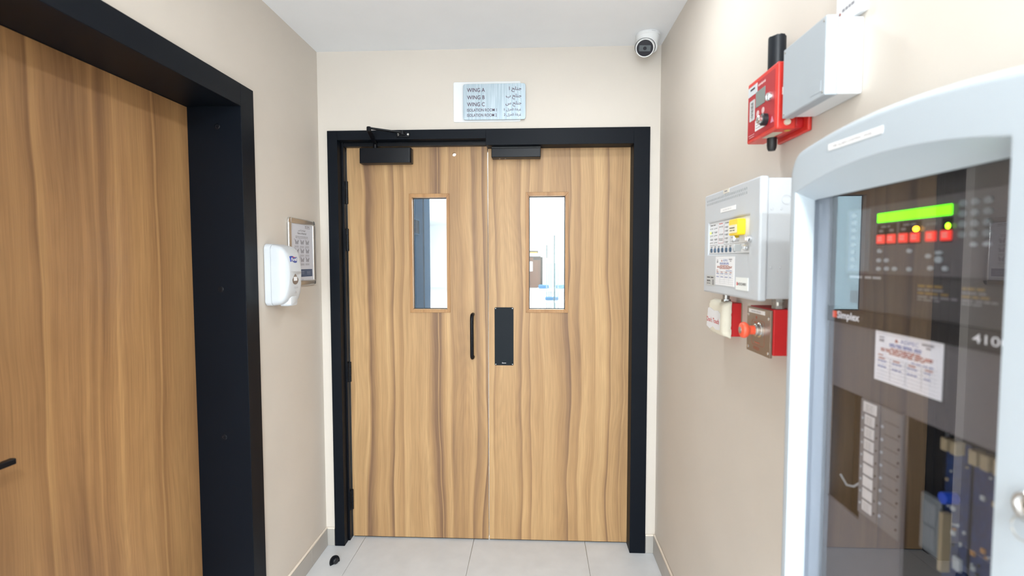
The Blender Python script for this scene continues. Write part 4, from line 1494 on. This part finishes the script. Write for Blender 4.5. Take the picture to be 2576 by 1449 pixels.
for r_ in range(8):
    z = 1.2885-0.0208*r_
    obj('slot_seam', P(FI, rrect(-1.872, -1.905, z+0.010, z+0.0106), 0.003, 0.0034), DBLACK, bl_)
    screw(bl_, FI(-1.8675, z, 0.003), (-1, 0, 0), 0.0026, KEYG, 'slot_screw')
    screw(bl_, FI(-1.9055, z-0.003, 0.003), (-1, 0, 0), 0.0018, DBLACK, 'slot_screw')
obj('chassis', B(0.640, 0.654, -2.22, -1.70, 0.82, 1.46), DBLACK, cb)
for a, z, w_, h_ in ((-1.742, 1.285, 0.006, 0.016), (-1.925, 1.285, 0.006, 0.014), (-1.942, 1.262, 0.003, 0.03), (-1.925, 1.155, 0.010, 0.004)):
    obj('latch', P(F_R(0.596), rrect(a-w_*0.5, a+w_*0.5, z-h_, z+h_, 0.001), -0.040, -0.0437), STEEL, cb)
bm = bmesh.new()
tube(bm, [(0.605, -1.722, 1.150), (0.603, -1.745, 1.140), (0.600, -1.770, 1.148), (0.603, -1.795, 1.170)], 0.002, 8)
obj('wire', bm, KEYG, cb)
# circuit boards
FP = F_R(0.618)
random.seed(11)
for a0, a1, z0, z1, nm in ((-1.949, -1.990, 1.02, 1.302, 0), (-1.996, -2.075, 0.92, 1.302, 1)):
    pc = obj('circuit_board', P(FP, rrect(a0, a1, z0, z1), 0.0, -0.002), PCB, cb)
    for k in range(26 if nm == 0 else 44):
        a = random.uniform(a0-0.004, a1+0.004)
        z = random.uniform(z0+0.02, z1-0.03)
        w_, h_ = random.choice(((0.0012, 0.0012), (0.002, 0.001), (0.001, 0.003), (0.003, 0.003), (0.0015, 0.002)))
        obj('component', P(FP, rrect(a-w_, a+w_, z-h_, z+h_), 0.0, 0.0025), random.choice((KEYG, DBLACK, CREAM, KEYG, mat('copper_pad', (0.35, 0.18, 0.06), 0.5))), pc)
    if nm == 0:
        rl = obj('relay', P(FP, rrect(-1.913, -1.950, 1.120, 1.206, 0.003), 0.0, 0.007), mat('relay_grey', (0.14, 0.16, 0.17), 0.4), pc, bevel=0.002)
        for k in range(2):
            obj('relay_label', P(FP, rrect(-1.919, -1.944, 1.128+0.036*k, 1.160+0.036*k), 0.0072, 0.0078), mat('relay_label_grey', (0.19, 0.21, 0.22), 0.6), rl)
        obj('terminal_strip', P(FP, rrect(-1.956, -1.963, 1.11, 1.195), 0.0, 0.012), CREAM, pc)
        obj('capacitor', C_((0.618, -1.968, 1.220), (0.600, -1.968, 1.220), 0.008, n=18), BLUECOMP, pc)
        obj('chip', P(FP, rrect(-1.972, -1.984, 1.122, 1.140), 0.0, 0.004), KEYG, pc)
    else:
        for a in (-2.008, -2.026, -2.045):
            obj('connector', P(FP, rrect(a-0.006, a+0.006, 1.283, 1.303), 0.0, 0.014), CREAM, pc, bevel=0.001)
        obj('connector', P(FP, rrect(-2.052, -2.060, 1.18, 1.215, 0.003), 0.0, 0.01), mat('white_connector', (0.5, 0.52, 0.55), 0.5), pc)
    for a in ((-1.960, -1.976) if nm == 0 else ()):
        obj('connector', P(FP, rrect(a-0.005, a+0.005, 1.285, 1.303), 0.0, 0.014), CREAM, pc, bevel=0.001)

# ------------------------------------------------------------------ ceiling downlights (out of the picture, above and behind the camera)
def downlight(x, y, power, label):
    t = thing('ceiling_downlight', label, 'ceiling light', (x, y, ZC), group='round ceiling downlights')
    bm = bmesh.new()
    lathe(bm, (x, y, ZC), (0, 0, -1), [(0.095, 0.0), (0.115, 0.0), (0.117, 0.004), (0.100, 0.009), (0.095, 0.008)], 32)
    obj('trim_ring', bm, WHITECAM, t)
    bm = bmesh.new()
    lathe(bm, (x, y, ZC), (0, 0, -1), [(0, 0.0005), (0.095, 0.0005), (0.095, 0.004), (0, 0.004)], 32)
    obj('diffuser', bm, LAMPM, t)
    d = bpy.data.lights.new('downlight_lamp', 'AREA')
    d.shape = 'DISK'
    d.size = 0.19
    d.energy = power
    d.color = (0.89, 0.965, 1.0)
    o = bpy.data.objects.new('downlight_lamp', d)
    o.location = (0, 0, -0.012)
    o.parent = t
    COL.objects.link(o)


DLX = 0.22
for y_, p_, l_ in ((-0.95, 4.5, 'round ceiling downlight nearest the double doors'), (-2.1, 2.0, 'round ceiling downlight above the fire alarm cabinet'),
                   (-3.3, 26, 'round ceiling downlight just behind the photographer'), (-4.5, 105, 'round ceiling downlight in the middle of the back corridor'),
                   (-5.7, 80, 'round ceiling downlight nearest the back wall')):
    downlight(DLX, y_, p_, l_)

# ------------------------------------------------------------------ hall behind the doors
HX0, HX1, HY1, HZ = -7.0, 5.0, 27.0, 3.6
tag(obj('floor_hall', B(HX0, HX1, 0.16, HY1, -0.05, 0.0), HALLF), 'pale hall floor seen through the vision panels', 'floor', kind='structure')
tag(obj('ceiling_hall', B(HX0, HX1, 0.16, HY1, HZ, HZ+0.1), HALLW), 'white ceiling of the hall behind the doors', 'ceiling', kind='structure')
tag(obj('wall_hall_right', B(HX1, HX1+0.1, 0.16, HY1, 0, HZ), HALLW), 'white side wall of the hall behind the doors', 'wall', kind='structure')
tag(obj('wall_hall_far', B(HX0, HX1, HY1, HY1+0.1, 0, HZ), HALLW), 'white far wall of the hall behind the doors', 'wall', kind='structure')
tag(obj('wall_hall_left', B(HX0-0.1, HX0, 2.8, HY1, 0, HZ), HALLW), 'white wall on the far left of the hall', 'wall', kind='structure')
tag(obj('wall_hall_front', B(XR+0.15, HX1, 0.06, 0.16, 0, HZ), HALLW), 'white hall wall beside the double doors', 'wall', kind='structure')
tag(obj('wall_passage_left', B(HX0, XL, 0.17, 1.95, 0, HZ), PALEBLUE), 'pale passage wall behind the doors, mirrored in the cabinet glass', 'wall', kind='structure')
tag(obj('wall_passage_panel', B(HX0, XL, 1.955, 2.50, 0, HZ), BLUEGREY), 'dark blue-grey passage wall seen through the left vision panel', 'wall', kind='structure')
tag(obj('trim_3', B(HX0, XL+0.012, 2.505, 2.79, 0, HZ), BLUEGREY2), 'lighter blue-grey end of the passage wall through the left vision panel', 'wall end', kind='structure')
FQ = F_L(XL)
wg = thing('wall_grille', 'dark square grille high on the blue-grey passage wall', 'grille', (XL, 2.2, 1.80))
bm = bmesh.new()
ring(bm, FQ, rrect(2.06, 2.30, 1.80, 1.95), rrect(2.075, 2.285, 1.812, 1.938), 0.0005, 0.012)
obj('grille_frame', bm, BLUEGREY2, wg)
obj('grille_back', P(FQ, rrect(2.075, 2.285, 1.812, 1.938), 0.0005, 0.004), mat('grille_dark', (0.008, 0.012, 0.018), 1.0, spec=0.0), wg)
for (a0, a1, z0, z1, m_, lab) in ((0.890, 0.982, 1.262, 1.344, mat('pale_notice', (0.45, 0.52, 0.54), 0.6), 'white notice with an arrow on the passage wall, seen mirrored in the cabinet glass'), (0.788, 0.880, 1.266, 1.342, mat('grey_green_notice', (0.12, 0.17, 0.17), 0.5), 'grey-green notice on the passage wall, seen mirrored in the cabinet glass')):
    s_ = thing('wall_notice', lab, 'notice', (XL, (a0+a1)/2, z0), group='notices on the passage wall')
    obj('notice_plate', P(FQ, rrect(a0, a1, z0, z1, 0.005), 0.0005, 0.004), m_, s_)

# far door at the end of the hall
fd = thing('far_door', 'reddish wooden door far away, seen through the right vision panel', 'door', (0.16, HY1, 0))
fy = HY1-0.001
obj('leaf', B(-0.60, 0.30, fy-0.05, fy, 0.0, 1.74), WARMHALL, fd)
obj('frame_post', B(0.30, 0.42, fy-0.06, fy, 0.0, 1.76), BLACK, fd)
obj('frame_post', B(-0.72, -0.60, fy-0.06, fy, 0.0, 1.76), BLACK, fd)
obj('frame_head', B(-0.60, 0.30, fy-0.06, fy, 1.74, 1.80), BLACK, fd)
obj('closer', B(-0.12, 0.28, fy-0.14, fy-0.05, 1.60, 1.72), BLACKMET, fd)
obj('door_window', B(-0.36, -0.16, fy-0.056, fy-0.05, 0.95, 1.50), HALLW, fd)
es = thing('door_sign', 'dark sign with a yellow strip above the far wooden door', 'sign', (0.0, HY1, 1.98))
obj('sign_plate', B(-0.45, 0.16, fy-0.03, fy, 1.98, 2.12), DBLACK, es)
obj('yellow_strip', B(-0.40, 0.12, fy-0.036, fy-0.03, 2.0, 2.05), GOLD, es)

# glass partition with posts
gp = thing('glass_partition', 'tall glass partition with thin teal edges in the bright hall', 'partition', (0.75, 7.5, 0))
obj('pane', B(0.36, 1.4, 7.49, 7.502, 0.12, 2.1), GLASS, gp)
for x, z0, z1 in ((0.245, 1.6, 1.86), (0.395, 0.6, 2.05)):
    obj('edge_strip', B(x-0.010, x+0.010, 7.48, 7.512, z0, z1), TEAL, gp)
obj('rail', B(0.2, 1.4, 7.47, 7.52, 0.06, 0.12), WHITE, gp)
for k, x in enumerate((0.26, 0.31, 0.35, 0.44, 0.5)):
    obj('post', B(x-0.012, x+0.012, 8.2, 8.23, 0.0, 1.5), mat('pale_post', (0.13, 0.17, 0.18), 0.6, spec=0.1), gp)

bn = thing('bench', 'white bench in the bright hall, seen through the right vision panel', 'bench', (0.4, 9.3, 0))
obj('bench_top', B(0.06, 1.2, 9.1, 9.6, 0.84, 0.90), WHITE, bn, bevel=0.01)
for x in (0.09, 1.14):
    for y in (9.15, 9.55):
        obj('leg', B(x-0.025, x+0.025, y-0.025, y+0.025, 0, 0.84), WHITE, bn)
random.seed(5)


def bundle(x, y, z, w_, h_, lab):
    bm = loft(lambda a, zz, n=0.0: Vector((a, y-n, zz)), [(0.0, x-w_*0.9, x+w_*0.9, z+0.002, z+h_*0.9, 0.02), (0.05, x-w_, x+w_, z, z+h_, 0.03), (0.16, x-w_, x+w_, z, z+h_*0.96, 0.03), (0.21, x-w_*0.85, x+w_*0.85, z+0.002, z+h_*0.85, 0.02)])
    o = obj('cloth_bundle', bm, BLUECLOTH, None)
    tag(o, lab, 'cloth', 'blue bundles in the hall')


bundle(0.21, 9.45, 0.901, 0.12, 0.09, 'blue cloth bundle on the white bench nearer the far door')
bundle(0.62, 9.45, 0.901, 0.13, 0.09, 'blue cloth bundle on the white bench nearer the teal edge')
tb = thing('low_table', 'low white table carrying a blue cloth in the bright hall', 'table', (0.45, 7.9, 0))
obj('table_top', B(0.15, 0.80, 7.75, 8.05, 0.70, 0.74), WHITE, tb, bevel=0.008)
for x in (0.18, 0.77):
    for y in (7.78, 8.02):
        obj('leg', B(x-0.02, x+0.02, y-0.02, y+0.02, 0, 0.70), WHITE, tb)
bundle(0.36, 8.0, 0.741, 0.14, 0.07, 'blue cloth bundle on the low white table')

# fine print that nobody could pick apart stays joined
for o in bpy.data.objects:
    if o.parent is not None and ('print' in o.name or 'handwriting' in o.name):
        o['kind'] = 'stuff'
